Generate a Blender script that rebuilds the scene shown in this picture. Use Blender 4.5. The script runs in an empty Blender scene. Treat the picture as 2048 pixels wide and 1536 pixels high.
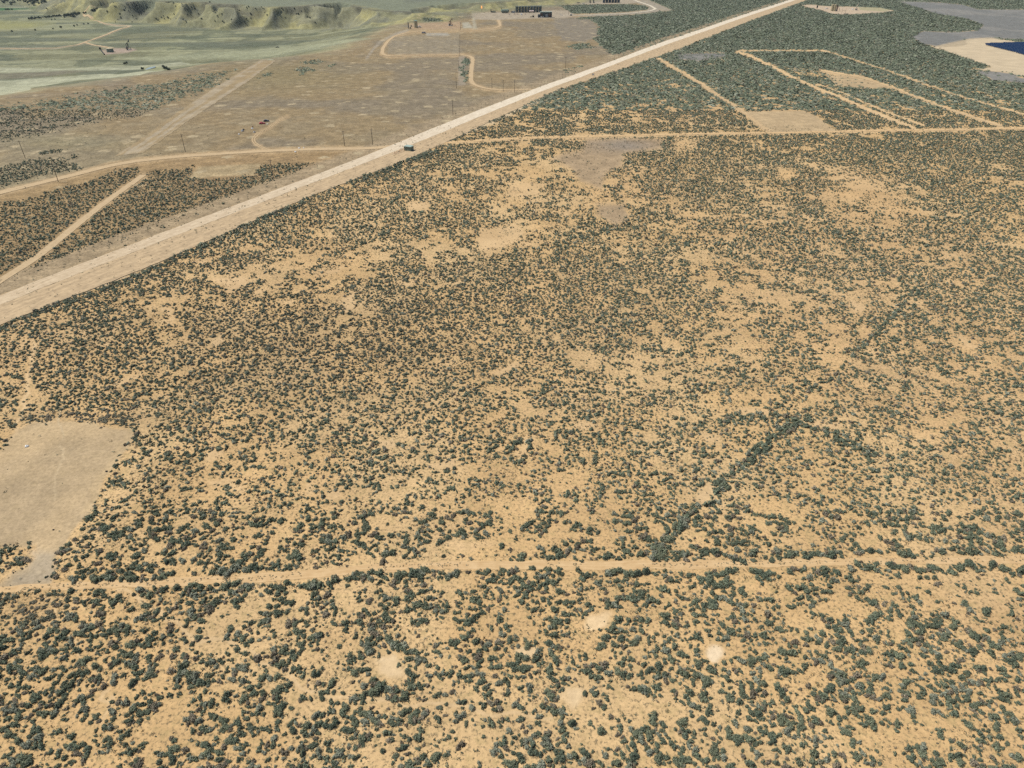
import bpy, math, random
import numpy as np
from mathutils import Vector

rnd = random.Random(7)
C = bpy.context.scene.collection
scene = bpy.context.scene

# ------------------------------------------------------------------ camera, light, exposure
CAM_H, PITCH, F = 122.0, math.radians(33.0), 1366.0
cam_d = bpy.data.cameras.new('camera')
cam = bpy.data.objects.new('camera', cam_d); C.objects.link(cam)
cam.location = (0, 0, CAM_H); cam.rotation_euler = (math.radians(90) - PITCH, 0, 0)
cam_d.sensor_width = 36.0; cam_d.lens = 36.0 * F / 2048.0
cam_d.clip_start = 0.5; cam_d.clip_end = 60000
scene.camera = cam

SUN_EL, SUN_AZ = math.radians(58), math.radians(-76)     # azimuth measured from +Y towards +X
w = bpy.data.worlds.new("World"); scene.world = w; w.use_nodes = True
nt = w.node_tree; bg = nt.nodes['Background']
sky = nt.nodes.new('ShaderNodeTexSky'); sky.sky_type = 'NISHITA'; sky.sun_disc = False
sky.sun_elevation = SUN_EL; sky.sun_rotation = SUN_AZ; sky.altitude = 1500
nt.links.new(sky.outputs[0], bg.inputs[0]); bg.inputs[1].default_value = 0.075
sd = bpy.data.lights.new('sun', 'SUN'); sd.energy = 4.6; sd.angle = math.radians(0.53); sd.color = (1.0, 0.955, 0.88)
sun = bpy.data.objects.new('sun', sd); C.objects.link(sun)
sv = Vector((math.sin(SUN_AZ) * math.cos(SUN_EL), math.cos(SUN_AZ) * math.cos(SUN_EL), math.sin(SUN_EL)))
sun.rotation_euler = sv.to_track_quat('Z', 'Y').to_euler(); sun.location = (0, 0, 300)
scene.view_settings.view_transform = 'Standard'; scene.view_settings.look = 'None'
scene.view_settings.exposure = 0.17; scene.view_settings.gamma = 1.0
scene.cycles.max_bounces = 5; scene.cycles.diffuse_bounces = 2; scene.cycles.volume_bounces = 0
scene.cycles.use_denoising = False

# ------------------------------------------------------------------ noise
_rng = np.random.default_rng(11)
_T = _rng.random((512, 512))
def vnoise(x, y, s, seed=0):
    x = np.asarray(x, float) / s + seed * 37.17 + 1000; y = np.asarray(y, float) / s + seed * 91.73 + 1000
    xi = np.floor(x).astype(np.int64); yi = np.floor(y).astype(np.int64)
    fx = x - xi; fy = y - yi
    fx = fx * fx * fx * (fx * (fx * 6 - 15) + 10); fy = fy * fy * fy * (fy * (fy * 6 - 15) + 10)
    a = _T[xi & 511, yi & 511]; b = _T[(xi + 1) & 511, yi & 511]
    c = _T[xi & 511, (yi + 1) & 511]; d = _T[(xi + 1) & 511, (yi + 1) & 511]
    return (a * (1 - fx) + b * fx) * (1 - fy) + (c * (1 - fx) + d * fx) * fy
def fbm(x, y, s, seed=0, octv=3, g=0.5):
    t = 0; a = 1; n = 0
    for i in range(octv):
        t = t + a * vnoise(x, y, s / 2 ** i, seed + i * 5); n += a; a *= g
    return t / n
def sstep(a, b, x):
    t = np.clip((x - a) / (b - a), 0, 1); return t * t * (3 - 2 * t)

# ------------------------------------------------------------------ survey: photo position <-> ground position
cp, sp = math.cos(PITCH), math.sin(PITCH)
def proj(x, y, z=0.0):
    dz = z - CAM_H
    zc = y * cp - dz * sp; yc = -(y * sp + dz * cp)
    zc = np.maximum(zc, 1e-3)
    return 1024 + F * x / zc, 768 + F * yc / zc
def ray(u, v):
    a = (u - 1024) / F; b = (v - 768) / F
    return a, cp - b * sp, -sp - b * cp
def plane(u, v, z=0.0):
    dx, dy, dz = ray(np.asarray(u, float), np.asarray(v, float))
    t = (z - CAM_H) / dz
    return dx * t, dy * t

def sd_poly(X, Y, P):
    """signed distance to a closed polygon, negative inside"""
    P = np.asarray(P, float); n = len(P)
    d2 = np.full(np.shape(X), 1e30); ins = np.zeros(np.shape(X), bool)
    for i in range(n):
        ax, ay = P[i]; bx, by = P[(i + 1) % n]
        ex, ey = bx - ax, by - ay
        L = ex * ex + ey * ey + 1e-12
        t = np.clip(((X - ax) * ex + (Y - ay) * ey) / L, 0, 1)
        d2 = np.minimum(d2, (X - ax - t * ex) ** 2 + (Y - ay - t * ey) ** 2)
        if ay != by:
            ins ^= ((ay > Y) != (by > Y)) & (X < ax + (Y - ay) * ex / (by - ay))
    d = np.sqrt(d2); return np.where(ins, -d, d)
def sd_line(X, Y, P):
    P = np.asarray(P, float); d2 = np.full(np.shape(X), 1e30)
    for i in range(len(P) - 1):
        ax, ay = P[i]; bx, by = P[i + 1]; ex, ey = bx - ax, by - ay
        t = np.clip(((X - ax) * ex + (Y - ay) * ey) / (ex * ex + ey * ey + 1e-12), 0, 1)
        d2 = np.minimum(d2, (X - ax - t * ex) ** 2 + (Y - ay - t * ey) ** 2)
    return np.sqrt(d2)
def culled(fn, U, V, P, pad):
    P = np.asarray(P, float); out = np.full(np.shape(U), 1e9)
    m = (U > P[:, 0].min() - pad) & (U < P[:, 0].max() + pad) & (V > P[:, 1].min() - pad) & (V < P[:, 1].max() + pad)
    if m.any(): out[m] = fn(U[m], V[m], P)
    return out
def inpoly(U, V, P, soft=3.0):
    return sstep(soft, -soft, culled(sd_poly, U, V, P, soft + 1))
def online(U, V, P, wd, soft=None):
    soft = wd * 0.5 if soft is None else soft
    return sstep(wd + soft, max(wd - soft, 0), culled(sd_line, U, V, P, wd + soft + 1))
def blob(U, V, cx, cy, rx, ry):
    return np.exp(-(((U - cx) / rx) ** 2 + ((V - cy) / ry) ** 2))

# ------------------------------------------------------------------ relief: plateau, valley, badland mesa
RIM = [(-2500, 420), (-900, 262), (0, 200), (100, 184), (200, 169), (330, 148), (450, 131), (540, 121), (620, 115), (700, 104), (755, 82),
       (800, 65), (830, 50), (845, 40), (880, 37), (940, 30), (965, 15), (1010, 14), (1090, 9), (1104, 2), (1108, -20)]
_rx, _ry = plane([p[0] for p in RIM], [p[1] for p in RIM])
VALLEY = list(zip(_rx, _ry)) + [(900, 9000), (-9000, 9000), (-9000, 900)]
MTOP = 8.0
MESA_PX = [(168, -6), (200, -1), (250, 4), (313, 3), (367, 6), (400, 5), (417, 10), (428, 8.6), (464, 10), (472, 14), (492, 15), (550, 15), (600, 14),
           (638, 10), (648, 14), (668, 8), (700, 13), (748, 22), (800, 24), (830, 27), (862, 15), (930, 9), (1000, 5), (1060, 0), (1150, -10), (1250, -25)]
_mx, _my = plane([p[0] for p in MESA_PX], [p[1] for p in MESA_PX], MTOP)
MESA = list(zip(_mx, _my)) + [(1500, 9000), (-6500, 9000)]
def height(x, y, detail=True):
    x = np.asarray(x, float); y = np.asarray(y, float)
    z = np.zeros(x.shape)
    z += (fbm(x, y, 60, 3) - 0.5) * 0.9 * sstep(40, 400, y)
    far = (y > 500) & (x < 700)
    if not far.any(): return z
    X, Y = x[far], y[far]
    s = -sd_poly(X, Y, VALLEY) + (fbm(X, Y, 90, 21) - 0.5) * 50
    drop = sstep(0, 230, s)
    zz = z[far] * (1 - drop) - 25 * drop + drop * (fbm(X, Y, 70, 31) - 0.5) * 3.5
    m = -sd_poly(X, Y, MESA)
    rid = 1 - np.abs(2 * fbm(X, Y * 0.55, 75, 41, 2) - 1) * 2
    rid2 = 1 - np.abs(2 * fbm(X, Y * 0.5, 21, 51, 2) - 1) * 2
    mm = m + (rid - 0.55) * 66 + (rid2 - 0.5) * 8
    wide = 80 + 120 * sstep(250, 900, X + (Y - 1500) * 0.2)
    t = np.clip((mm + wide) / wide, 0, 1)
    cap = sstep(-7, 1, mm)
    prof = 0.80 * t ** 1.25 + 0.20 * cap
    bench = sstep(0.1, 0.16, t) * 0.05
    top = MTOP + sstep(60, 900, m) * 60 + (fbm(X, Y, 160, 61, 4) - 0.5) * 50 * sstep(80, 500, m)
    blend = np.clip(prof + bench, 0, 1)
    zz = zz * (1 - blend) + top * blend
    hills = sstep(2300, 5200, Y) * (40 + 130 * fbm(X, Y, 900, 71, 4)) * sstep(900, 500, X)
    z[far] = zz + hills
    return z
def W(u, v):
    """photo position -> point on the relief"""
    dx, dy, dz = ray(u, v); lo = 30.0
    ts = np.concatenate([np.arange(30, 900, 2.0), np.arange(900, 6000, 4.0)])
    h = height(dx * ts, dy * ts); d = CAM_H + dz * ts - h
    i = int(np.argmax(d < 0))
    if d[i] >= 0: i = len(ts) - 1
    a, b = ts[i - 1], ts[i]
    for _ in range(18):
        m = (a + b) / 2
        if CAM_H + dz * m - float(height(np.array([dx * m]), np.array([dy * m]))[0]) < 0: b = m
        else: a = m
    t = (a + b) / 2
    return Vector((dx * t, dy * t, CAM_H + dz * t))
def W_many(P):
    return [W(u, v) for u, v in P]
def Q(P):
    """photo outline in the valley -> the same outline as it projects on the plateau plane"""
    out = []
    for u, v in P:
        p = W(u, v); a, b = proj(p.x, p.y, 0.0); out.append((float(a), float(b)))
    return out

# ------------------------------------------------------------------ the survey map (photo positions of tracks, clearings, fields)
ROAD_N = [(-900, 946), (-400, 749), (0, 592), (120, 545), (239, 498), (355, 455), (472, 411), (590, 366), (700, 324), (790, 287), (880, 251), (982, 211), (1083, 173),
          (1185, 137), (1312, 89), (1400, 59), (1500, 25), (1560, 6), (1600, -7), (1680, -33)]
ROAD_S = [(-900, 975), (-400, 769), (0, 611), (120, 563), (239, 515), (355, 471), (472, 426), (590, 380), (700, 338), (790, 302), (880, 267), (982, 224), (1083, 183),
          (1185, 146), (1312, 97), (1400, 66), (1500, 31), (1560, 11), (1600, -3), (1680, -30)]
SHOULDER_S = [(-900, 1020), (-400, 815), (0, 649), (103, 608), (239, 560), (330, 520), (427, 478), (500, 446), (581, 409), (640, 385), (700, 363), (790, 329), (860, 299), (940, 262), (1022, 224),
              (1109, 183), (1261, 133), (1362, 97), (1430, 70), (1500, 43), (1600, 6), (1680, -26)]
NORTH = ROAD_N + [(1700, -104), (-2400, -104), (-2400, 900)]
TRACK_N = [(-900, 1205), (0, 1173), (92, 1166), (239, 1160), (350, 1157), (470, 1150), (589, 1143), (700, 1132), (760, 1126), (900, 1123), (1050, 1122), (1342, 1122), (1700, 1117), (2048, 1110), (2950, 1090)]
TRACK_S = [(-900, 1222), (0, 1187), (92, 1181), (239, 1177), (350, 1172), (470, 1167), (589, 1162), (700, 1150), (794, 1141), (900, 1138), (1050, 1139), (1342, 1139), (1700, 1131), (2048, 1128), (2950, 1110)]
CROSS = [(838, 290), (920, 284), (1000, 279), (1150, 274), (1300, 270), (1540, 266), (1700, 263), (1900, 260), (2048, 257), (2500, 249)]
LATERAL = [(-600, 505), (-250, 440), (0, 386), (68, 369), (144, 351), (212, 333), (271, 322), (371, 312), (480, 305), (560, 301), (650, 298), (740, 297), (785, 293)]
DIAG = [(-300, 740), (-120, 632), (0, 563), (68, 519), (137, 464), (205, 409), (287, 350)]
STRIP = [(232, 312), (320, 250), (405, 191), (470, 150), (520, 121), (551, 121), (500, 161), (427, 208), (345, 265), (285, 306)]
ACCESS = [(1068, 179), (1007, 181), (975, 178), (952, 172), (942, 164), (942, 150), (944, 130), (946, 117), (938, 111), (918, 110), (875, 110), (820, 111), (777, 113), (764, 108), (766, 96), (776, 82), (790, 72), (810, 66),
          (841, 62), (900, 62), (950, 60), (985, 57), (1000, 53), (1000, 47), (996, 40)]
OLDTRACK = [(734, 116), (745, 100), (760, 84), (790, 68), (815, 60)]
L1 = [(1318, 118), (1400, 167), (1470, 213), (1520, 250), (1540, 264)]
L2 = [(1474, 104), (1500, 112), (1540, 131), (1580, 152), (1634, 177), (1701, 203), (1741, 222), (1794, 243), (1830, 256)]
L2B = [(1634, 168), (1687, 187), (1767, 222), (1848, 251)]
L3 = [(1480, 101), (1650, 102), (1701, 118), (1768, 139), (1848, 168), (1928, 195), (2048, 230), (2300, 300)]
L4 = [(1642, 142), (1727, 156), (1781, 174), (1875, 211), (1955, 238), (2003, 253)]
STATION_ROAD = [(1125, 31), (1180, 30), (1256, 27), (1300, 22), (1312, 18), (1300, 11), (1278, 4), (1268, 0)]
TRIANGLE = [(1140, 31), (1250, 25), (1292, 21), (1298, 14), (1262, 2), (1296, -1), (1345, 20), (1292, 27), (1200, 33)]
CARTRACK = [(538, 301), (519, 293), (508, 285), (506, 278), (514, 269), (526, 262), (538, 256), (550, 246), (561, 239), (575, 233)]
TRAIL = [(239, 1178), (294, 1206), (342, 1237), (383, 1267), (427, 1281), (478, 1295), (533, 1322), (581, 1353), (632, 1384), (700, 1404), (870, 1405), (1000, 1432), (1100, 1440)]
TRAIL2 = [(100, 1190), (125, 1250), (150, 1290), (180, 1340), (215, 1380), (210, 1440)]
TRAIL3 = [(120, 800), (122, 840), (125, 890), (115, 930), (112, 1000)]
TRAIL4 = [(65, 690), (60, 760), (45, 820), (30, 870)]
PADS = [[(817, 46), (838, 44.5), (921, 43), (922, 57.5), (868, 59), (821, 57.5)],
        [(942, 27), (960, 24), (1030, 25), (1090, 21), (1135, 21), (1152, 31), (1130, 36), (1060, 37), (1000, 40), (950, 39)],
        [(1095, 1), (1110, -2), (1275, -3), (1282, 4), (1250, 8), (1160, 9), (1125, 8)],
        [(1600, 10), (1624, 9), (1649, 12), (1680, 13), (1717, 14), (1760, 15), (1790, 22), (1766, 26), (1693, 30), (1668, 29), (1636, 20), (1608, 13)]]
PALEPATCH = [(924, 45), (938, 44), (946, 56), (926, 57)]
VALLEY_ROADS = [[(-60, 96), (0, 97), (109, 97), (142, 92), (170, 85), (219, 67), (262, 52), (232, 51), (210, 48), (189, 40), (176, 32), (163, 27), (170, 20), (191, 15)],
                [(170, 85), (202, 93), (227, 97)]]
VPAD = [(203, 100), (228, 96), (262, 96), (275, 100), (255, 106), (210, 109)]
CLEARING = [(-60, 950), (0, 905), (31, 866), (63, 848), (120, 838), (200, 851), (269, 857), (258, 886), (229, 937), (195, 995), (172, 1029), (152, 1058), (137, 1084), (115, 1112), (95, 1152), (95, 1176),
            (-60, 1185), (0, 1168), (17, 1158), (40, 1141), (60, 1121), (74, 1101), (66, 1089), (-60, 1089)]
GREYNECK = [(60, 1100), (120, 1100), (90, 1172), (20, 1168), (50, 1140)]
BARE = [  # clearings among the sagebrush: outline, edge softness, strength
    (CLEARING, 5, 1.0),
    ([(1176, 278), (1327, 276), (1320, 297), (1248, 306), (1245, 331), (1210, 348), (1204, 376), (1163, 362), (1142, 335), (1104, 318), (1122, 306), (1163, 300)], 6, 0.97),
    ([(1170, 360), (1215, 376), (1225, 408), (1185, 408)], 8, 0.7),
    ([(1193, 408), (1251, 408), (1257, 441), (1228, 453), (1197, 430)], 5, 0.95),
    ([(958, 458), (1036, 451), (1048, 471), (1030, 490), (992, 500), (965, 505), (955, 485)], 7, 0.92),
    ([(1040, 480), (1090, 480), (1080, 495), (1040, 497)], 7, 0.6),
    ([(814, 406), (862, 406), (855, 420), (820, 420)], 5, 0.9), ([(1019, 365), (1094, 365), (1077, 393), (1012, 396)], 8, 0.75),
    ([(1108, 424), (1146, 420), (1135, 437)], 5, 0.85), ([(985, 745), (1019, 724), (1043, 723), (1026, 738), (992, 753)], 5, 0.97),
    ([(388, 519), (415, 519), (404, 530)], 4, 0.95), ([(420, 556), (496, 553), (492, 570), (458, 587), (434, 567)], 5, 0.95),
    ([(321, 614), (352, 613), (342, 630)], 5, 0.95), ([(308, 645), (350, 630), (342, 648)], 5, 0.9), ([(417, 679), (444, 669), (448, 683), (424, 695)], 4, 0.97),
    ([(191, 693), (226, 679), (219, 692)], 4, 0.9), ([(496, 590), (543, 570), (520, 592)], 5, 0.9), ([(553, 604), (591, 597), (580, 612)], 5, 0.9),
    ([(222, 768), (284, 743), (273, 755), (236, 773)], 4, 0.95), ([(620, 540), (690, 532), (680, 545), (630, 552)], 5, 0.8),
    ([(680, 600), (705, 585), (712, 620), (690, 625)], 5, 0.85), ([(795, 565), (830, 560), (820, 575)], 5, 0.85), ([(900, 565), (925, 562), (920, 575)], 4, 0.85),
    ([(408, 911), (418, 900), (446, 899), (453, 907), (432, 921), (401, 921)], 4, 1.0), ([(760, 887), (791, 880), (791, 897), (767, 902)], 4, 0.97),
    ([(856, 931), (910, 921), (914, 931), (883, 938)], 5, 0.95), ([(603, 965), (620, 960), (622, 988), (606, 988)], 4, 0.9), ([(654, 989), (675, 976), (678, 998), (654, 1000)], 4, 0.95),
    ([(418, 958), (450, 958), (493, 978), (480, 984)], 4, 0.9), ([(883, 1088), (965, 1075), (999, 1081), (931, 1102)], 8, 0.7), ([(910, 1040), (925, 1030), (930, 1050)], 5, 0.9),
    ([(1150, 850), (1200, 845), (1205, 862), (1160, 866)], 6, 0.8), ([(1050, 870), (1075, 868), (1040, 920), (1025, 915)], 6, 0.85),
    ([(1470, 812), (1550, 818), (1540, 835), (1480, 828)], 5, 0.85), ([(1600, 838), (1690, 850), (1680, 862), (1610, 848)], 5, 0.9), ([(1400, 870), (1440, 872), (1440, 890), (1405, 885)], 6, 0.8),
    ([(1440, 940), (1470, 925), (1430, 970), (1400, 1005), (1385, 995)], 5, 0.85), ([(1385, 1000), (1425, 965), (1430, 1000), (1400, 1020)], 5, 0.85),
    ([(1700, 600), (1720, 608), (1730, 620), (1712, 625)], 6, 0.85), ([(1900, 660), (1935, 680), (1960, 700), (1930, 695)], 5, 0.85), ([(1650, 650), (1690, 655), (1680, 668)], 5, 0.8),
    ([(1350, 420), (1415, 425), (1400, 437), (1360, 437)], 6, 0.8), ([(1490, 590), (1545, 593), (1540, 607), (1500, 605)], 6, 0.65),
    ([(1560, 330), (1590, 340), (1580, 365), (1550, 350)], 8, 0.7), ([(1660, 340), (1760, 350), (1840, 430), (1780, 440), (1700, 400)], 26, 0.55),
    ([(1345, 275), (1400, 275), (1390, 300), (1350, 310)], 8, 0.7),
    ([(1490, 224), (1607, 221), (1620, 225), (1675, 263), (1540, 267), (1500, 243)], 3, 1.0), ([(1650, 150), (1725, 151), (1780, 176), (1722, 178), (1671, 171)], 3, 0.93),
    ([(1560, 133), (1640, 142), (1660, 160), (1600, 150)], 4, 0.5),
    ([(1790, 2), (1875, 4), (1928, 9), (1955, 18), (2060, 19), (2500, 40), (2500, 110), (2048, 80), (1982, 76), (1928, 80), (1930, 92), (1875, 94), (1845, 88), (1824, 75), (1845, 62), (1875, 63), (1901, 65), (1955, 61), (1966, 51), (1939, 40), (1915, 35), (1875, 29), (1834, 16)], 2, 1.0),
    ([(1861, 94), (1939, 77), (1982, 75), (2048, 85), (2500, 120), (2500, 230), (2048, 154), (2008, 144), (1941, 139), (1982, 134), (1928, 115)], 2, 1.0),
    ([(1950, 142), (2008, 144), (2048, 155), (2500, 230), (2500, 245), (2048, 166), (1982, 160)], 2, 0.95),
    ([(1358, 107), (1450, 104), (1455, 112), (1400, 124), (1355, 118)], 3, 0.8),
    ([(1105, 35), (1180, 38), (1190, 52), (1200, 72), (1170, 84), (1120, 80)], 3, 1.0),
    ([(395, 333), (525, 328), (508, 350), (378, 356)], 2, 1.0),
    ([(262, 318), (300, 345), (300, 330), (420, 322), (640, 310), (700, 322), (640, 326), (530, 325), (390, 331), (300, 340)], 3, 0.8),
]
CIRCLES = [(775, 1340, 33, 25, 1.0), (1145, 1396, 32, 17, 1.0), (1427, 1308, 19, 14, 1.0), (1195, 1240, 22, 16, 0.95), (1048, 1303, 26, 14, 0.8), (560, 1255, 22, 12, 0.9), (1330, 1195, 14, 8, 0.9),
           (1675, 1228, 16, 9, 0.9), (470, 1420, 22, 14, 0.7), (290, 1530, 20, 22, 0.7), (1690, 1480, 40, 20, 0.5), (1600, 1380, 24, 14, 0.6)]
TRACKS_DIRT = [(CROSS, 3.2), (LATERAL, 6.5), (DIAG, 7.5), (ACCESS, 4.5), (L1, 4.0), (L2, 3.5), (L2B, 2.0), (L3, 2.0), (L4, 3.3), (STATION_ROAD, 3.5), (TRAIL, 3.8), (TRAIL2, 3.0), (TRAIL4, 4.5), (CARTRACK, 4)]
SAGE_N = [  # sagebrush stands north of the gravel road: outline, softness, density
    ([(-200, 235), (0, 213), (60, 205), (130, 195), (215, 182), (300, 168), (400, 149), (470, 140), (455, 157), (400, 185), (330, 213), (270, 233), (180, 245), (90, 268), (0, 290), (-200, 320)], 9, 0.56),
    ([(-200, 370), (0, 333), (60, 322), (125, 318), (165, 340), (110, 352), (50, 364), (0, 374), (-200, 415)], 6, 0.85), ([(70, 305), (118, 298), (112, 308), (80, 312)], 3, 1.0), ([(150, 312), (165, 311), (160, 316), (140, 319)], 2, 0.9),
    ([(-300, 470), (0, 408), (60, 398), (110, 384), (180, 360), (240, 340), (268, 338), (285, 352), (302, 340), (380, 333), (395, 333), (380, 356), (505, 352), (530, 327), (638, 325), (600, 343), (540, 372), (440, 410), (330, 450), (200, 492), (100, 530), (0, 566), (-300, 690)], 5, 0.93),
    ([(1180, 75), (1205, 55), (1185, 42), (1140, 38), (1170, 35), (1292, 28), (1345, 21), (1300, 0), (1290, -14), (1700, -40), (1600, -6), (1500, 27), (1400, 61), (1312, 90), (1240, 112), (1215, 102)], 3, 0.98),
    ([(1120, 12), (1160, 10), (1255, 9), (1290, 12), (1296, 19), (1250, 25), (1140, 29), (1135, 21)], 1.5, 1.0),
    ([(1125, 140), (1165, 135), (1160, 144), (1128, 147)], 2, 1.0), ([(1135, 92), (1165, 85), (1190, 95), (1150, 100)], 3, 0.6),
    ([(905, 112), (936, 114), (934, 165), (926, 168)], 3, 0.0), ([(925, 115), (938, 117), (936, 165), (929, 165)], 2, 0.8), ([(590, 138), (610, 134), (640, 140), (600, 150)], 4, 0.8), ([(520, 150), (545, 146), (540, 154), (525, 156)], 3, 0.8), ([(605, 122), (650, 118), (640, 128), (615, 128)], 3, 0.6),
    ([(655, 130), (670, 128), (668, 134), (654, 134)], 3, 0.9), ([(850, 40), (885, 39), (884, 43), (850, 43)], 1.5, 0.9),
]
DENSE = [  # brushier lines and thickets south of the gravel road
    ([(1300, 1112), (1340, 1075), (1380, 1030), (1450, 965), (1500, 915), (1545, 875), (1590, 845)], 10, 0.9), ([(1460, 838), (1520, 832), (1580, 838)], 9, 0.5), ([(1600, 842), (1660, 862), (1740, 905)], 11, 0.7),
    ([(1605, 790), (1660, 765), (1700, 720), (1750, 670), (1810, 600)], 6, 0.40), ([(1608, 414), (1660, 455), (1717, 496), (1799, 561), (1860, 610)], 5, 0.30),
    ([(700, 660), (760, 700), (830, 700), (960, 690)], 10, 0.06), ([(1100, 500), (1180, 470), (1260, 450)], 8, 0.28), ([(1120, 865), (1170, 870), (1230, 850)], 8, 0.45), ([(1010, 905), (1035, 890), (1060, 880)], 8, 0.6),
    ([(600, 1170), (720, 1150), (790, 1148)], 7, 0.8), ([(240, 1182), (420, 1178), (560, 1168)], 6, 0.7), ([(800, 1146), (1000, 1143), (1330, 1144), (1700, 1138), (2048, 1134)], 6, 0.55), ([(120, 1160), (350, 1150), (580, 1137)], 6, 0.6), ([(1250, 1115), (1450, 1112), (2048, 1104)], 6, 0.55),
    ([(100, 838), (160, 828), (230, 842), (275, 850)], 9, 0.3), ([(270, 862), (235, 925), (200, 985), (165, 1040)], 7, 0.6),
    ([(700, 362), (800, 325), (870, 300)], 9, 0.6), ([(240, 563), (430, 480), (600, 405)], 9, 0.5), ([(0, 655), (100, 612), (240, 566)], 9, 0.4), ([(370, 1350), (440, 1400)], 14, 0.3), ([(745, 1380), (800, 1390)], 12, 0.7),
]
LIGHTER = [(1700, 390, 110, 60, -.16), (1500, 520, 120, 60, -.05), (1200, 700, 260, 110, -.08), (1500, 690, 150, 60, -.10), (1050, 1010, 220, 90, -.12), (1650, 760, 90, 60, -.12), (1080, 420, 160, 60, -.13), (1020, 350, 120, 30, -.05),
           (560, 560, 160, 60, -.06), (700, 590, 80, 60, -.05), (300, 640, 90, 40, -.10), (950, 1080, 150, 40, -.10), (1900, 420, 150, 120, .10), (1420, 340, 160, 60, .14), (1900, 300, 250, 40, .18), (700, 420, 150, 60, .10), (850, 340, 120, 40, .10),
           (700, 700, 360, 90, .24), (1020, 610, 240, 70, .2), (200, 620, 150, 50, .06), (1950, 720, 120, 80, .08), (100, 700, 140, 60, .06), (400, 770, 260, 80, .2), (1850, 950, 250, 120, .06), (350, 1030, 200, 90, .04), (1400, 480, 180, 70, .10),
           (1100, 640, 160, 40, .08), (520, 480, 100, 40, .10)]
PALE_N = 0.0

def world_jit(x, y, amp):
    return x + (fbm(x, y, amp * 3.2, 81, 2) - 0.5) * 2 * amp, y + (fbm(x, y, amp * 3.2, 87, 2) - 0.5) * 2 * amp
def density(x, y):
    """chance of a sagebrush at a place, from the survey and patchiness"""
    jx, jy = world_jit(x, y, 1.8); U, V = proj(jx, jy)
    jx, jy = world_jit(x, y, 7.0); UW, VW = proj(jx, jy)
    north = culled(sd_poly, U, V, NORTH, 1e6) < 0
    n3 = fbm(x, y, 4.6, 1, 2); n1 = fbm(x, y, 15, 2, 3); n2 = fbm(x, y, 55, 3, 2)
    farness = sstep(900, 420, V)
    nb = fbm(x, y, 2.6, 7, 2)
    f = 0.535 + (n3 - 0.5) * 0.66 + (nb - 0.5) * 0.55 + (n1 - 0.5) * (0.22 + 0.62 * farness) + (n2 - 0.5) * (0.1 + 0.2 * farness)
    f += 0.035 * sstep(1150, 950, V) + 0.03 * sstep(1000, 400, V) + 0.05 * sstep(1080, 1250, V) + 0.22 * sstep(270, 120, V) * sstep(900, 1200, U)
    for cx, cy, rx, ry, a in LIGHTER: f += a * 0.8 * blob(U, V, cx, cy, rx, ry)
    for P, wd, a in DENSE: f += a * 0.95 * online(U, V, P, wd) * np.maximum(0.85 * (a > 0.85), 0.35 + 0.65 * sstep(0.35, 0.6, n3))
    p = sstep(0.325, 0.56, f)
    n = np.zeros(p.shape)
    for P, s, a in SAGE_N:
        n = np.maximum(n, inpoly(UW, VW, P, s) * a)
    n = n * sstep(0.22, 0.55, f + 0.05 + (n - 0.6) * 0.9)
    p = np.where(north, n, p)
    for P, s, a in BARE:
        p = p * (1 - a * inpoly(U, V, P, s))
    for cx, cy, rx, ry, a in CIRCLES:
        r = np.sqrt(((U - cx) / rx) ** 2 + ((V - cy) / ry) ** 2); p = p * (1 - a * sstep(1.15, 0.9, r))
    for P, wd in TRACKS_DIRT: p = p * (1 - online(U, V, P, wd, 1.5))
    band = ROAD_N + SHOULDER_S[::-1]; p = p * (1 - inpoly(U, V, band, 1.0))
    up = [(a, b - max(2, 0.045 * (b + 119))) for a, b in ROAD_N]
    p = p * (1 - 0.8 * inpoly(U, V, up + ROAD_N[::-1], 2.0))
    p = p * (1 - inpoly(U, V, [(a, b - 2) for a, b in TRACK_N] + [(a, b + 2) for a, b in TRACK_S[::-1]], 1.0))
    p = p * (1 - inpoly(U, V, STRIP, 2.0)) * (1 - inpoly(U, V, TRIANGLE, 1.0))
    for P in PADS: p = p * (1 - inpoly(U, V, P, 1.0))
    return p

# ------------------------------------------------------------------ materials
def mat(name, base, rough=0.9, metal=0.0, attr=None, scale=3.0, var=0.12, spec=0.2):
    m = bpy.data.materials.new(name); m.use_nodes = True; t = m.node_tree
    b = t.nodes['Principled BSDF']; b.inputs['Roughness'].default_value = rough; b.inputs['Metallic'].default_value = metal
    b.inputs['Specular IOR Level'].default_value = spec
    tc = t.nodes.new('ShaderNodeTexCoord'); n = t.nodes.new('ShaderNodeTexNoise'); n.inputs['Scale'].default_value = scale; n.inputs['Detail'].default_value = 4
    t.links.new(tc.outputs['Object'], n.inputs['Vector'])
    mr = t.nodes.new('ShaderNodeMapRange'); mr.inputs[1].default_value = 0.3; mr.inputs[2].default_value = 0.7
    mr.inputs[3].default_value = 1 - var; mr.inputs[4].default_value = 1 + var
    t.links.new(n.outputs['Fac'], mr.inputs[0])
    mx = t.nodes.new('ShaderNodeMix'); mx.data_type = 'RGBA'; mx.blend_type = 'MULTIPLY'; mx.inputs[0].default_value = 1.0
    if attr:
        a = t.nodes.new('ShaderNodeAttribute'); a.attribute_name = attr; t.links.new(a.outputs['Color'], mx.inputs[6])
    else: mx.inputs[6].default_value = (*base, 1)
    t.links.new(mr.outputs[0], mx.inputs[7]); t.links.new(mx.outputs[2], b.inputs['Base Color'])
    return m
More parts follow.
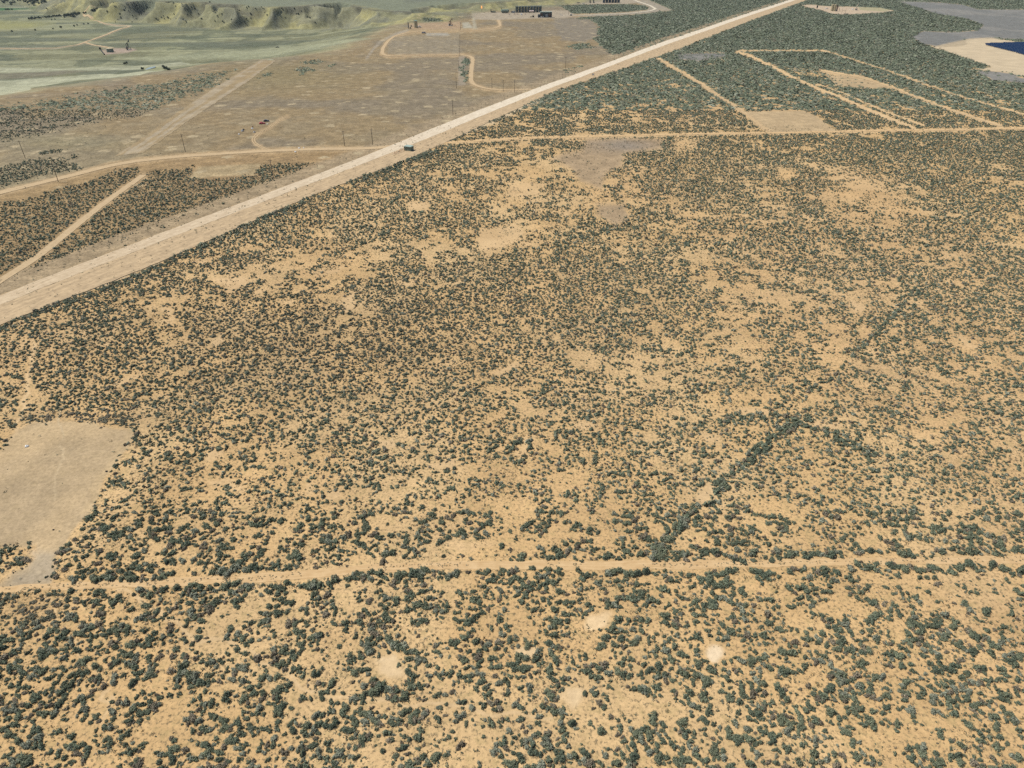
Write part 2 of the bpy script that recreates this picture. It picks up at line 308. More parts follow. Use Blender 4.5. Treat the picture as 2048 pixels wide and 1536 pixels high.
def ground_material(name):
    m = bpy.data.materials.new(name); m.use_nodes = True; t = m.node_tree; N = t.nodes; L = t.links
    b = N['Principled BSDF']; b.inputs['Roughness'].default_value = 0.95; b.inputs['Specular IOR Level'].default_value = 0.1
    tc = N.new('ShaderNodeTexCoord')
    def noise(sc, det=4, rough=0.6):
        n = N.new('ShaderNodeTexNoise'); n.inputs['Scale'].default_value = sc; n.inputs['Detail'].default_value = det; n.inputs['Roughness'].default_value = rough
        L.new(tc.outputs['Object'], n.inputs['Vector']); return n.outputs['Fac']
    def rng(x, a, b_, c, d):
        r = N.new('ShaderNodeMapRange'); r.inputs[1].default_value = a; r.inputs[2].default_value = b_; r.inputs[3].default_value = c; r.inputs[4].default_value = d
        L.new(x, r.inputs[0]); return r.outputs[0]
    def mul(a, bb):
        x = N.new('ShaderNodeMix'); x.data_type = 'RGBA'; x.blend_type = 'MULTIPLY'; x.inputs[0].default_value = 1
        L.new(a, x.inputs[6]); L.new(bb, x.inputs[7]); return x.outputs[2]
    def mixc(fac, a, col):
        x = N.new('ShaderNodeMix'); x.data_type = 'RGBA'; L.new(fac, x.inputs[0]); L.new(a, x.inputs[6]); x.inputs[7].default_value = (*col, 1); return x.outputs[2]
    def math_(op, a, bb):
        x = N.new('ShaderNodeMath'); x.operation = op
        for i, q in enumerate((a, bb)):
            if isinstance(q, float): x.inputs[i].default_value = q
            else: L.new(q, x.inputs[i])
        return x.outputs[0]
    a = N.new('ShaderNodeAttribute'); a.attribute_name = 'soil'
    k = N.new('ShaderNodeAttribute'); k.attribute_name = 'cover'
    sep = N.new('ShaderNodeSeparateColor'); L.new(k.outputs['Color'], sep.inputs[0])
    c = a.outputs['Color']
    # scattered twigs, forbs and litter between the shrubs
    lit = math_('MULTIPLY', rng(noise(1.35, 5, 0.7), 0.51, 0.62, 0.0, 0.9), sep.outputs[0])
    c = mixc(lit, c, (0.13, 0.105, 0.062))
    gr = math_('MULTIPLY', rng(noise(0.42, 4, 0.65), 0.50, 0.68, 0.0, 0.6), sep.outputs[0])
    c = mixc(gr, c, (0.33, 0.25, 0.115))
    # bare rings (ant clearings) of the grass flat
    v = N.new('ShaderNodeTexVoronoi'); v.voronoi_dimensions = '2D'; v.inputs['Scale'].default_value = 0.044; v.inputs['Randomness'].default_value = 1.0
    dn = N.new('ShaderNodeTexNoise'); dn.inputs['Scale'].default_value = 0.22; dn.inputs['Detail'].default_value = 5; L.new(tc.outputs['Object'], dn.inputs['Vector'])
    mp = N.new('ShaderNodeVectorMath'); mp.operation = 'MULTIPLY_ADD'; L.new(dn.outputs['Color'], mp.inputs[0]); mp.inputs[1].default_value = (11, 11, 0); L.new(tc.outputs['Object'], mp.inputs[2])
    L.new(mp.outputs[0], v.inputs['Vector'])
    vs = N.new('ShaderNodeSeparateColor'); L.new(v.outputs['Color'], vs.inputs[0])
    rad = rng(vs.outputs[0], 0.1, 1.0, 0.03, 0.24)
    spot = math_('MULTIPLY', rng(math_('SUBTRACT', rad, v.outputs['Distance']), -0.01, 0.05, 0.0, 0.78), sep.outputs[1])
    c = mixc(spot, c, (0.50, 0.405, 0.25))
    c = mul(c, rng(noise(0.9, 6, 0.7), 0.3, 0.7, 0.84, 1.16))
    c = mul(c, rng(noise(0.06, 5, 0.6), 0.3, 0.7, 0.88, 1.12))
    # tussocky speckle of grassland
    c = mul(c, rng(math_('MULTIPLY', rng(noise(0.8, 5, 0.75), 0.40, 0.62, 1.0, 0.0), sep.outputs[2]), 0.0, 1.0, 1.0, 0.62))
    c = mul(c, rng(math_('MULTIPLY', rng(noise(0.13, 6, 0.72), 0.44, 0.60, 1.0, 0.0), sep.outputs[2]), 0.0, 1.0, 1.04, 0.74))
    L.new(c, b.inputs['Base Color'])
    bp = N.new('ShaderNodeBump'); bp.inputs['Strength'].default_value = 0.5; bp.inputs['Distance'].default_value = 0.25
    L.new(noise(1.1, 6, 0.7), bp.inputs['Height']); L.new(bp.outputs[0], b.inputs['Normal'])
    return m
M = {}
def mk(key, base, **k):
    if key not in M: M[key] = mat(key, base, **k)
    return M[key]
SAND = np.array([0.490, 0.325, 0.156]); SANDP = np.array([0.54, 0.385, 0.205]); BROWN = np.array([0.33, 0.225, 0.115]); GRASS = np.array([0.340, 0.255, 0.143]); GREYG = np.array([0.280, 0.228, 0.155])
CLAY = np.array([0.20, 0.20, 0.188]); VGREEN = np.array([0.205, 0.203, 0.117]); WASH = np.array([0.45, 0.45, 0.305]); GRAVEL = np.array([0.60, 0.525, 0.41]); TAN = np.array([0.48, 0.37, 0.235])

# ------------------------------------------------------------------ mesh helpers
def link(name, me, material=None, parent=None):
    o = bpy.data.objects.new(name, me); C.objects.link(o)
    if material is not None: me.materials.append(material)
    if parent is not None: o.parent = parent
    return o
def np_mesh(name, V, Fc, nper, attrs=()):
    me = bpy.data.meshes.new(name)
    V = np.ascontiguousarray(V, np.float32); Fc = np.ascontiguousarray(Fc, np.int32)
    me.vertices.add(len(V)); me.vertices.foreach_set('co', V.ravel())
    nf = len(Fc); me.loops.add(nf * nper); me.loops.foreach_set('vertex_index', Fc.ravel())
    me.polygons.add(nf); me.polygons.foreach_set('loop_start', np.arange(0, nf * nper, nper, dtype=np.int32))
    try: me.polygons.foreach_set('loop_total', np.full(nf, nper, np.int32))
    except Exception: pass
    for an, dom, data in attrs:
        a = me.attributes.new(an, 'FLOAT_COLOR', dom)
        d = np.ones((len(data), 4), np.float32); d[:, :3] = data; a.data.foreach_set('color', d.ravel())
    me.update(calc_edges=True); return me
class MB:
    def __init__(s): s.v = []; s.f = []
    def box(s, c, d, rz=0.0, taper=1.0):
        x, y, z = c; a, b, h = d[0] / 2, d[1] / 2, d[2] / 2; n = len(s.v); cr, sr = math.cos(rz), math.sin(rz)
        for dz, k in ((-h, 1.0), (h, taper)):
            for sx, sy in ((-1, -1), (1, -1), (1, 1), (-1, 1)):
                px, py = sx * a * k, sy * b * k; s.v.append((x + px * cr - py * sr, y + px * sr + py * cr, z + dz))
        s.f += [tuple(n + i for i in q) for q in ((0, 3, 2, 1), (4, 5, 6, 7), (0, 1, 5, 4), (1, 2, 6, 5), (2, 3, 7, 6), (3, 0, 4, 7))]; return s
    def tube(s, p, q, r, r2=None, n=8):
        p, q = Vector(p), Vector(q); r2 = r if r2 is None else r2; d = (q - p).normalized()
        a = d.orthogonal().normalized(); b = d.cross(a); k = len(s.v)
        for c, rr in ((p, r), (q, r2)):
            for i in range(n):
                t = 2 * math.pi * i / n; s.v.append(tuple(c + a * (rr * math.cos(t)) + b * (rr * math.sin(t))))
        s.f += [(k + i, k + (i + 1) % n, k + n + (i + 1) % n, k + n + i) for i in range(n)]
        s.f += [tuple(k + i for i in range(n))[::-1], tuple(k + n + i for i in range(n))]; return s
    def lathe(s, prof, c=(0, 0, 0), n=20):
        k = len(s.v)
        for r, z in prof:
            for i in range(n):
                t = 2 * math.pi * i / n; s.v.append((c[0] + r * math.cos(t), c[1] + r * math.sin(t), c[2] + z))
        for j in range(len(prof) - 1):
            s.f += [(k + j * n + i, k + j * n + (i + 1) % n, k + (j + 1) * n + (i + 1) % n, k + (j + 1) * n + i) for i in range(n)]
        m = len(prof) - 1; s.f += [tuple(k + i for i in range(n))[::-1], tuple(k + m * n + i for i in range(n))]; return s
    def prism(s, prof, y0, y1):
        n = len(prof); k = len(s.v)
        for y in (y0, y1):
            for x, z in prof: s.v.append((x, y, z))
        s.f += [tuple(k + i for i in range(n)), tuple(k + n + i for i in range(n))[::-1]]
        s.f += [(k + i, k + n + i, k + n + (i + 1) % n, k + (i + 1) % n) for i in range(n)]; return s
    def build(s, name, material, parent=None):
        me = bpy.data.meshes.new(name); me.from_pydata(s.v, [], s.f); me.update(); return link(name, me, material, parent)
def tag(o, label, cat, group=None):
    o['label'] = label; o['category'] = cat
    if group: o['group'] = group
    return o
def thing(name, label, cat, loc, rz=0.0, group=None, sc=1.0):
    o = bpy.data.objects.new(name, None); C.objects.link(o); o.location = loc; o.rotation_euler = (0, 0, rz); o.scale = (sc, sc, sc); o.empty_display_size = 0.5
    return tag(o, label, cat, group)
KIDS = {}
def kids(o):
    return [c for c in bpy.data.objects if c.parent == o]
def dup(src, loc, rz, label, sc=None):
    if src.name not in KIDS: KIDS[src.name] = [(c, kids(c)) for c in kids(src)]
    r = src.copy(); C.objects.link(r); r.location = loc; r.rotation_euler = (0, 0, rz); r['label'] = label
    if sc is not None: r.scale = (sc, sc, sc) if not hasattr(sc, '__len__') else sc
    for ch, gs in KIDS[src.name]:
        c = ch.copy(); C.objects.link(c); c.parent = r
        for g in gs:
            d = g.copy(); C.objects.link(d); d.parent = c
    return r
def structure(o): o['kind'] = 'structure'; return o

# ------------------------------------------------------------------ ground sheet
VL = np.concatenate([np.array([-112, -108, -104, -98, -92, -86, -80, -74, -68, -62, -56, -50, -45, -40, -35]), np.arange(-30, -10, 1.0), np.arange(-10, 110, 0.5), np.arange(110, 400, 1.5), np.arange(400, 1540, 3.0), np.arange(1540, 2500, 20.0)])
UL = np.concatenate([np.arange(-2400, -300, 60.0), np.arange(-300, 0, 12.0), np.arange(0, 2048, 2.5), np.arange(2048, 2350, 12.0), np.arange(2350, 4480, 60.0)])
GU, GV = np.meshgrid(UL, VL)
GX, GY = plane(GU, GV)
nr, nc = GU.shape
gx, gy = GX.ravel(), GY.ravel()
gz = height(gx, gy)
jx, jy = world_jit(gx, gy, 1.6); U, V = proj(jx, jy)
jx, jy = world_jit(gx, gy, 6.0); UW, VW = proj(jx, jy)
def mixs(c, f, col):
    return c * (1 - f[:, None]) + np.asarray(col) * f[:, None]
n_big = fbm(gx, gy, 120, 5, 3); n_mid = fbm(gx, gy, 26, 6, 3); n_gr = fbm(gx, gy, 70, 8, 4)
soil = np.tile(SAND, (len(gx), 1))
soil = mixs(soil, sstep(0.42, 0.7, n_mid) * 0.5, SANDP * 0.97)
soil = mixs(soil, sstep(0.5, 0.75, n_big) * 0.4, [0.46, 0.30, 0.155])
for cx, cy, rx, ry, a in ((650, 690, 380, 110, .55), (1150, 610, 260, 70, .4), (480, 770, 300, 90, .45), (180, 640, 160, 60, .2), (1420, 360, 160, 70, .3), (160, 835, 130, 16, .8), (60, 1210, 70, 20, .5)):
    soil = mixs(soil, a * blob(U, V, cx, cy, rx, ry) * sstep(0.25, 0.6, n_mid), BROWN)
north = sstep(2, -2, sd_poly(U, V, NORTH))
nc_ = mixs(np.tile(GRASS, (len(gx), 1)), sstep(0.42, 0.62, n_gr), GREYG)
nc_ = mixs(nc_, sstep(0.5, 0.72, fbm(gx, gy, 30, 9)) * 0.6, [0.33, 0.265, 0.165])
nc_ = mixs(nc_, 0.75 * sstep(0, 1, blob(U, V, 80, 400, 300, 120)), [0.37, 0.30, 0.175])
nc_ = mixs(nc_, 0.8 * blob(U, V, 560, 150, 150, 34), [0.29, 0.235, 0.125])
nc_ = mixs(nc_, 0.55 * blob(U, V, 130, 285, 130, 18), [0.30, 0.275, 0.17])
south_of_lat = inpoly(U, V, LATERAL + [(880, 251)] + ROAD_N[10::-1], 6)
nc_ = mixs(nc_, south_of_lat * 0.75, SAND * 0.86)
soil = mixs(soil, north, nc_)
cover = np.zeros((len(gx), 3)); cover[:, 0] = (1 - north) * 0.9 + north * 0.25; cover[:, 2] = north
cover[:, 1] = north * sstep(430, 340, V) * 1.0 * (1 - 0.8 * blob(U, V, 560, 140, 120, 26)) * sstep(0.30, 0.5, fbm(gx, gy, 55, 19) + 0.1)
CLR = dict(zip(range(len(BARE)), [None] * len(BARE)))
for i, (P, s, a) in enumerate(BARE):
    m = inpoly(U, V, P, s) * a
    cover[:, 0] *= 1 - 0.75 * m
    if 40 > i > 3 and P[0][1] > 270: soil = mixs(soil, m * 0.5, [0.50, 0.355, 0.20])
soil = mixs(soil, inpoly(U, V, CLEARING, 5), [0.49, 0.362, 0.208]); soil = mixs(soil, inpoly(U, V, CLEARING, 5) * sstep(0.4, 0.7, n_mid) * 0.8, [0.385, 0.292, 0.178])
soil = mixs(soil, inpoly(U, V, GREYNECK, 12) * 0.8, [0.37, 0.305, 0.215])
cover[:, 2] = np.maximum(cover[:, 2], inpoly(U, V, CLEARING, 4) * 0.42)
soil = mixs(soil, inpoly(U, V, [(258, 862), (269, 857), (258, 886), (229, 937), (195, 995), (172, 1029), (158, 1030), (185, 985), (215, 930), (245, 880)], 3) * .7, [0.50, 0.37, 0.21])
soil = mixs(soil, online(U, V, TRAIL3, 2.0) * .8, [0.50, 0.385, 0.235])
for i in (1, 3): soil = mixs(soil, inpoly(U, V, BARE[i][0], 8) * (0.55 + 0.4 * (n_gr > 0.5)), [0.395, 0.290, 0.178]); cover[:, 2] = np.maximum(cover[:, 2], inpoly(U, V, BARE[i][0], 8) * 0.7)
soil = mixs(soil, blob(U, V, 1255, 290, 70, 14) * 0.8, [0.27, 0.232, 0.19])
for P, s, a in BARE:
    if P[0] in ((1490, 224), (1650, 150)): soil = mixs(soil, inpoly(U, V, P, s), [0.48, 0.355, 0.205]); cover[:, 2] = np.maximum(cover[:, 2], inpoly(U, V, P, s) * 0.6)
    if P[0] in ((1790, 2), (1950, 142), (1358, 107)): pm = inpoly(UW, VW, P, s); soil = mixs(soil, pm, CLAY); soil = mixs(soil, pm * sstep(.45, .62, fbm(gx, gy * .5, 45, 26, 4)) * .7, [0.275, 0.262, 0.235]); cover[:, 2] = np.maximum(cover[:, 2], pm * .7)
    if P[0] == (1861, 94): soil = mixs(soil, inpoly(U, V, P, s), [0.46, 0.37, 0.245])
    if P[0] == (1105, 35): soil = mixs(soil, inpoly(UW, VW, P, s), [0.285, 0.24, 0.175])
    if P[0] == (395, 333): soil = mixs(soil, inpoly(U, V, P, s), [0.45, 0.345, 0.195])
for cx, cy, rx, ry, a in CIRCLES[:5]:
    r = np.sqrt(((U - cx) / rx) ** 2 + ((V - cy) / ry) ** 2) + (n_mid - 0.5) * 0.9 + (fbm(gx, gy, 3, 24) - .5) * .7; m = sstep(1.4, 0.6, r); soil = mixs(soil, m * 0.8, [0.555, 0.415, 0.245] if cx != 1427 else [0.62, 0.50, 0.34]); cover[:, 0] *= 1 - m
soil = mixs(soil, sstep(0.2, 1, blob(U, V, 778, 1322, 26, 7)) * 0.7 * sstep(.35, .65, fbm(gx, gy, 2.5, 25)), [0.68, 0.54, 0.34])
for P, wd in TRACKS_DIRT:
    soil = mixs(soil, online(U, V, P, wd, 2.0) * 0.75, [0.50, 0.36, 0.20]); cover[:, 0] *= 1 - online(U, V, P, wd, 2.0)
soil = mixs(soil, inpoly(U, V, ROAD_S + SHOULDER_S[::-1], 2.0), [0.42, 0.335, 0.225])
up = [(a, b - max(2, 0.05 * (b + 119))) for a, b in ROAD_N]
soil = mixs(soil, inpoly(U, V, up + ROAD_N[::-1], 5.0) * 0.8, [0.42, 0.325, 0.205])
for P in ([(700, 333), (760, 305), (880, 266), (1000, 221), (1100, 178), (1120, 185), (1000, 240), (880, 288), (780, 330), (700, 350)],):
    soil = mixs(soil, inpoly(U, V, P, 5) * 0.8, [0.54, 0.44, 0.30])
cover[:, 0] *= 1 - inpoly(U, V, ROAD_N + SHOULDER_S[::-1], 2.0) * 0.5
soil = mixs(soil, online(U, V, OLDTRACK, 2.5) * 0.8, [0.42, 0.36, 0.27])
soil = mixs(soil, inpoly(U, V, TRIANGLE, 2), [0.40, 0.345, 0.26])
soil = mixs(soil, inpoly(U, V, [(918, 112), (930, 112), (930, 170), (916, 172)], 2) * 0.8, [0.40, 0.335, 0.25])
for P in ([(906, 66), (919, 66), (919, 108), (903, 108)], [(780, 74), (905, 66), (900, 108), (775, 108)]):
    soil = mixs(soil, inpoly(U, V, P, 2) * 0.6, [0.35, 0.295, 0.205])
soil = mixs(soil, inpoly(U, V, PALEPATCH, 1.5) * 0.9, [0.50, 0.46, 0.35]); soil = mixs(soil, inpoly(U, V, [(850, 66), (895, 66), (898, 71), (855, 71)], 2) * 0.8, [0.46, 0.43, 0.36])
soil = mixs(soil, inpoly(U, V, [(944, 24), (956, 24), (950, 41), (955, 58), (946, 58)], 2) * 0.9, [0.48, 0.43, 0.31])
for P in PADS[:1]: soil = mixs(soil, inpoly(U, V, P, 1.2), [0.47, 0.335, 0.205])
for P in PADS[1:3]: soil = mixs(soil, inpoly(U, V, P, 1.2), [0.46, 0.385, 0.28])
soil = mixs(soil, inpoly(U, V, PADS[3], 1.2), [0.45, 0.35, 0.25]); soil = mixs(soil, inpoly(U, V, [(1717, 14), (1781, 12), (1800, 17), (1766, 23), (1720, 20)], 1.2), [0.33, 0.30, 0.18])
pale_far = inpoly(U, V, [(1676, 0), (1700, 4), (1715, 4), (1690, -2), (1720, -1), (1800, 2), (1830, 1), (1830, -4), (1670, -5)], 1.0); soil = mixs(soil, pale_far, [0.45, 0.36, 0.25])
# valley floor
inv = -sd_poly(gx, gy, VALLEY); vm = sstep(-10, 90, inv + (n_mid - 0.5) * 60) * (gy > 500)
vc = mixs(np.tile(VGREEN, (len(gx), 1)), sstep(0.4, 0.65, fbm(gx, gy * 0.35, 110, 12, 4)), [0.27, 0.275, 0.160])
vc = mixs(vc, sstep(0.5, 0.7, fbm(gx * 0.3, gy * 1.0, 60, 13, 4)) * 0.9, [0.165, 0.175, 0.12])
vc = mixs(vc, sstep(0.53, 0.60, fbm(gx * 0.2 + gy * .05, gy - gx * 0.12, 48, 14, 3)) * 0.7, [0.135, 0.15, 0.10])
vc = mixs(vc, sstep(0.55, 0.63, fbm(gx * 0.15, gy - gx * 0.1, 40, 27, 3)) * 0.7, [0.34, 0.335, 0.20])
vc = mixs(vc, sstep(0.6, 0.66, fbm(gx, gy * .6, 34, 28, 4)) * 0.6, [0.12, 0.135, 0.085])
soil = mixs(soil, vm, vc); cover[:, 0] *= 1 - vm; cover[:, 1] *= 1 - vm; cover[:, 2] = np.maximum(cover[:, 2] * (1 - vm), vm * 0.8)
VPAT = [([(-300, 142), (0, 135), (140, 137), (273, 132), (360, 124), (547, 118), (547, 122), (400, 127), (280, 139), (100, 143), (0, 146), (-300, 160)], 1.5, WASH * 0.92),
        ([(-300, 180), (0, 161), (100, 155), (200, 148), (300, 142), (330, 140), (280, 150), (160, 160), (92, 171), (60, 180), (0, 191), (-300, 220)], 1.5, WASH),
        ([(-300, 160), (0, 147), (130, 141), (180, 142), (90, 153), (0, 159), (-300, 178)], 1.5, [0.22, 0.20, 0.14]),
        ([(-40, 17), (0, 15), (70, 12), (72, 15), (20, 20), (-40, 24)], 0.7, [0.05, 0.15, 0.05]),
        ([(-40, 40), (0, 42), (60, 44), (110, 46), (60, 56), (0, 60), (-40, 60)], 4, [0.31, 0.30, 0.13]),
        ([(235, 115), (330, 112), (560, 92), (740, 78), (640, 98), (430, 118), (300, 124)], 4, [0.33, 0.335, 0.21]),
        (VPAD, 1.0, [0.42, 0.325, 0.25]),
        ([(283, 136), (300, 132), (322, 134), (330, 139), (310, 142), (290, 141)], 1.0, [0.33, 0.33, 0.18])]
for P, s, col in VPAT:
    q = Q(P); soil = mixs(soil, inpoly(U, V, q, s) * 0.95 * (0.75 + 0.25 * (fbm(gx * .3, gy, 12, 15) > 0.45)), col)
for P in VALLEY_ROADS: soil = mixs(soil, online(U, V, Q(P), 1.4, 0.8) * 0.9, [0.44, 0.38, 0.26])
# badland slopes
md = -sd_poly(gx, gy, MESA); ms = sstep(-110, -60, md) * (gy > 500) * (gx < 700)
st = fbm(gx, gy * 0.4, 26, 16, 4)
mc = mixs(np.tile(np.array([0.27, 0.26, 0.145]), (len(gx), 1)), sstep(0.45, 0.62, st), [0.38, 0.35, 0.165])
mc = mixs(mc, sstep(0.52, 0.66, fbm(gx, gy, 70, 17, 3)) * 0.55, [0.185, 0.19, 0.155])
mc = mixs(mc, sstep(-8, 4, md) * sstep(30, 8, md) * 0.6, [0.10, 0.095, 0.075])
mc = mixs(mc, sstep(10, 40, md), [0.215, 0.23, 0.155]); mc = mixs(mc, sstep(60, 200, md) * sstep(0.45, 0.6, fbm(gx, gy * .5, 90, 18, 3)) * 0.8, [0.14, 0.145, 0.125])
soil = mixs(soil, ms, mc); cover[:, 2] = np.maximum(cover[:, 2], ms * 0.8)
idx = np.arange(nr * nc).reshape(nr, nc)
faces = np.stack([idx[:-1, :-1], idx[1:, :-1], idx[1:, 1:], idx[:-1, 1:]], -1).reshape(-1, 4)
gme = np_mesh('ground', np.stack([gx, gy, gz], 1), faces, 4, (('soil', 'POINT', soil), ('cover', 'POINT', cover)))
gme.polygons.foreach_set('use_smooth', np.ones(len(faces), bool))
ground = structure(link('ground', gme, ground_material('desert_soil')))

# ------------------------------------------------------------------ roads and tracks (thin graded sheets on the ground)
def road_mat(name, a, b, near=None):
    m = bpy.data.materials.new(name); m.use_nodes = True; t = m.node_tree; N = t.nodes; L = t.links
    bs = N['Principled BSDF']; bs.inputs['Roughness'].default_value = 0.95; bs.inputs['Specular IOR Level'].default_value = 0.1
    uv = N.new('ShaderNodeAttribute'); uv.attribute_name = 'across'
    tc = N.new('ShaderNodeTexCoord')
    sep = N.new('ShaderNodeSeparateColor'); L.new(uv.outputs['Color'], sep.inputs[0])
    n = N.new('ShaderNodeTexNoise'); n.inputs['Scale'].default_value = 0.5; n.inputs['Detail'].default_value = 5; n.inputs['Roughness'].default_value = 0.65; L.new(tc.outputs['Object'], n.inputs['Vector'])
    n2 = N.new('ShaderNodeTexNoise'); n2.inputs['Scale'].default_value = 1.0; n2.inputs['Detail'].default_value = 3
    cb = N.new('ShaderNodeCombineXYZ'); s1 = N.new('ShaderNodeMath'); s1.operation = 'MULTIPLY'; s1.inputs[1].default_value = 9.0; L.new(sep.outputs[0], s1.inputs[0]); L.new(s1.outputs[0], cb.inputs[0])
    s2 = N.new('ShaderNodeMath'); s2.operation = 'MULTIPLY'; s2.inputs[1].default_value = 6.0; L.new(sep.outputs[1], s2.inputs[0]); L.new(s2.outputs[0], cb.inputs[1]); L.new(cb.outputs[0], n2.inputs['Vector'])
    ad = N.new('ShaderNodeMath'); ad.operation = 'ADD'; L.new(n.outputs['Fac'], ad.inputs[0]); L.new(n2.outputs['Fac'], ad.inputs[1])
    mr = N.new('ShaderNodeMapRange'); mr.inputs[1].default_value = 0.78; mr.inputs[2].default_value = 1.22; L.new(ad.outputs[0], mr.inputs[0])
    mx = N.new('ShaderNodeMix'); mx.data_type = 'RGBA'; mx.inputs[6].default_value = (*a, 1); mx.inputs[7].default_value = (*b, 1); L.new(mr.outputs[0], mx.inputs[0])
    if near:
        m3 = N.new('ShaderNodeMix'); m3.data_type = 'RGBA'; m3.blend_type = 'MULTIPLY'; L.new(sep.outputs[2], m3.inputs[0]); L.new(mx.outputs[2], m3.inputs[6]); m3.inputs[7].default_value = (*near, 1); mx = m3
    L.new(mx.outputs[2], bs.inputs['Base Color'])
    return m
def densify(P, n):
    P = np.asarray([(p[0], p[1]) for p in P], float); d = np.r_[0, np.cumsum(np.hypot(*np.diff(P, axis=0).T))]; t = np.linspace(0, d[-1], n)
    # smooth Catmull-like by averaging
    x = np.interp(t, d, P[:, 0]); y = np.interp(t, d, P[:, 1])
    k = max(1, n // (len(P) * 3)); ker = np.ones(2 * k + 1) / (2 * k + 1)
    xs = np.convolve(np.pad(x, k, 'edge'), ker, 'valid'); ys = np.convolve(np.pad(y, k, 'edge'), ker, 'valid')
    xs[0], ys[0], xs[-1], ys[-1] = x[0], y[0], x[-1], y[-1]
    return np.stack([xs, ys], 1)
def sheet(name, A, B, material, lift, cols=5, step=2.5, jit=0.35):
    """a graded surface between two edge lines given in world xy"""
    L = sum(math.hypot(A[i + 1][0] - A[i][0], A[i + 1][1] - A[i][1]) for i in range(len(A) - 1)); n = int(min(1600, max(12, L / step)))
    A = densify(A, n); B = densify(B, n); rg = np.random.default_rng(len(name))
    d = B - A; ln = np.hypot(d[:, 0], d[:, 1])[:, None] + 1e-6; d = d / ln
    A = A + d * (fbm(A[:, 0], A[:, 1], 4, 90)[:, None] - 0.5) * 2 * jit; B = B + d * (fbm(B[:, 0], B[:, 1], 4, 93)[:, None] - 0.5) * 2 * jit
    k = np.linspace(0, 1, cols)
    P = A[:, None] * (1 - k[None, :, None]) + B[:, None] * k[None, :, None]
    xy = P.reshape(-1, 2); z = height(xy[:, 0], xy[:, 1]) + lift
    i = np.arange(n * cols).reshape(n, cols)
    f = np.stack([i[:-1, :-1], i[:-1, 1:], i[1:, 1:], i[1:, :-1]], -1).reshape(-1, 4)
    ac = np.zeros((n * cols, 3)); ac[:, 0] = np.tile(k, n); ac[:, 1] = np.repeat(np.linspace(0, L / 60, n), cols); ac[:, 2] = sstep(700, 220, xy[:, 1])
    me = np_mesh(name, np.c_[xy, z], f, 4, (('across', 'POINT', ac),))
    return structure(link(name, me, material))
def line_sheet(name, P, width, material, lift, jit=0.3, widths=None):
    w3 = [(p.x, p.y) for p in W_many(P)]
    L = sum(math.hypot(w3[i + 1][0] - w3[i][0], w3[i + 1][1] - w3[i][1]) for i in range(len(w3) - 1))
    Q_ = densify(w3, int(max(20, min(900, L / 3)))); t = np.gradient(Q_, axis=0); t /= np.hypot(t[:, 0], t[:, 1])[:, None] + 1e-9; nn = np.stack([-t[:, 1], t[:, 0]], 1)
    return sheet(name, Q_ + nn * width / 2, Q_ - nn * width / 2, material, lift, 3, 3.0, jit)
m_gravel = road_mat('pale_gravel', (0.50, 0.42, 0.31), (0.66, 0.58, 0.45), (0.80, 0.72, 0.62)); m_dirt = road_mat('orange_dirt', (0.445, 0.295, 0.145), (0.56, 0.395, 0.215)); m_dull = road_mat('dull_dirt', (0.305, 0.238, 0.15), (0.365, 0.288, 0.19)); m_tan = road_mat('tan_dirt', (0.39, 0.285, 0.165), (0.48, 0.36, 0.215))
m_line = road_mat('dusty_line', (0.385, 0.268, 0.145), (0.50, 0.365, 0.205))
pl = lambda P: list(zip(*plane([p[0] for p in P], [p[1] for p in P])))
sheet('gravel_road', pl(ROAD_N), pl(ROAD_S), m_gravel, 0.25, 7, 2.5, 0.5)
sheet('road_shoulder', pl(ROAD_S), pl(SHOULDER_S), road_mat('graded_shoulder', (0.33, 0.245, 0.15), (0.49, 0.365, 0.22)), 0.235, 12, 2.5, 0.7)
sheet('dirt_track', pl(TRACK_N), pl(TRACK_S), m_dirt, 0.035, 9, 1.2, 0.5)
line_sheet('cross_track', CROSS, 4.2, m_dirt, 0.12)
line_sheet('lateral_road', LATERAL, 7.0, m_tan, 0.16, 0.5)
line_sheet('diagonal_track', DIAG, 4.2, m_tan, 0.12, 0.5)
sheet('old_airstrip', [(p.x, p.y) for p in W_many(STRIP[:5])], [(p.x, p.y) for p in W_many(STRIP[:4:-1])], None, 0.10, 25, 3.0, 1.4)
air = bpy.data.objects['old_airstrip']; co = np.zeros(len(air.data.vertices) * 3, np.float32); air.data.vertices.foreach_get('co', co); co = co.reshape(-1, 3); kk = np.tile(np.linspace(0, 1, 25), len(co) // 25)
st_ = sstep(0.35, 0.65, 0.5 * vnoise(kk * 9, co[:, 1] / 160, 1.0, 61) + 0.5 * fbm(co[:, 0], co[:, 1], 14, 62)); sc_ = mixs(np.tile(GRASS * 0.98, (len(co), 1)), st_ * (0.45 + 0.55 * sstep(0, .12, np.minimum(kk, 1 - kk))), [0.385, 0.315, 0.215])
for an, dt in (('soil', sc_), ('cover', np.tile([0.15, 0.15, 0.55], (len(co), 1)))):
    a_ = air.data.attributes.new(an, 'FLOAT_COLOR', 'POINT'); d_ = np.ones((len(co), 4), np.float32); d_[:, :3] = dt; a_.data.foreach_set('color', d_.ravel())
air.data.materials.clear(); air.data.materials.append(ground.data.materials[0])
line_sheet('access_road', ACCESS, 4.6, m_tan, 0.16, 0.4)
line_sheet('station_road', STATION_ROAD, 6, road_mat('pale_dirt', (0.50, 0.44, 0.33), (0.58, 0.51, 0.39)), 0.25)
for nm, P, wd in (('seismic_line', L1, 3.6), ('seismic_line', L3, 2.6), ('seismic_line', L4, 3.6)): line_sheet(nm, P, wd, m_line, 0.10, 1.0)
for P in VALLEY_ROADS: line_sheet('valley_road', P, 4.5, m_tan, 0.35)
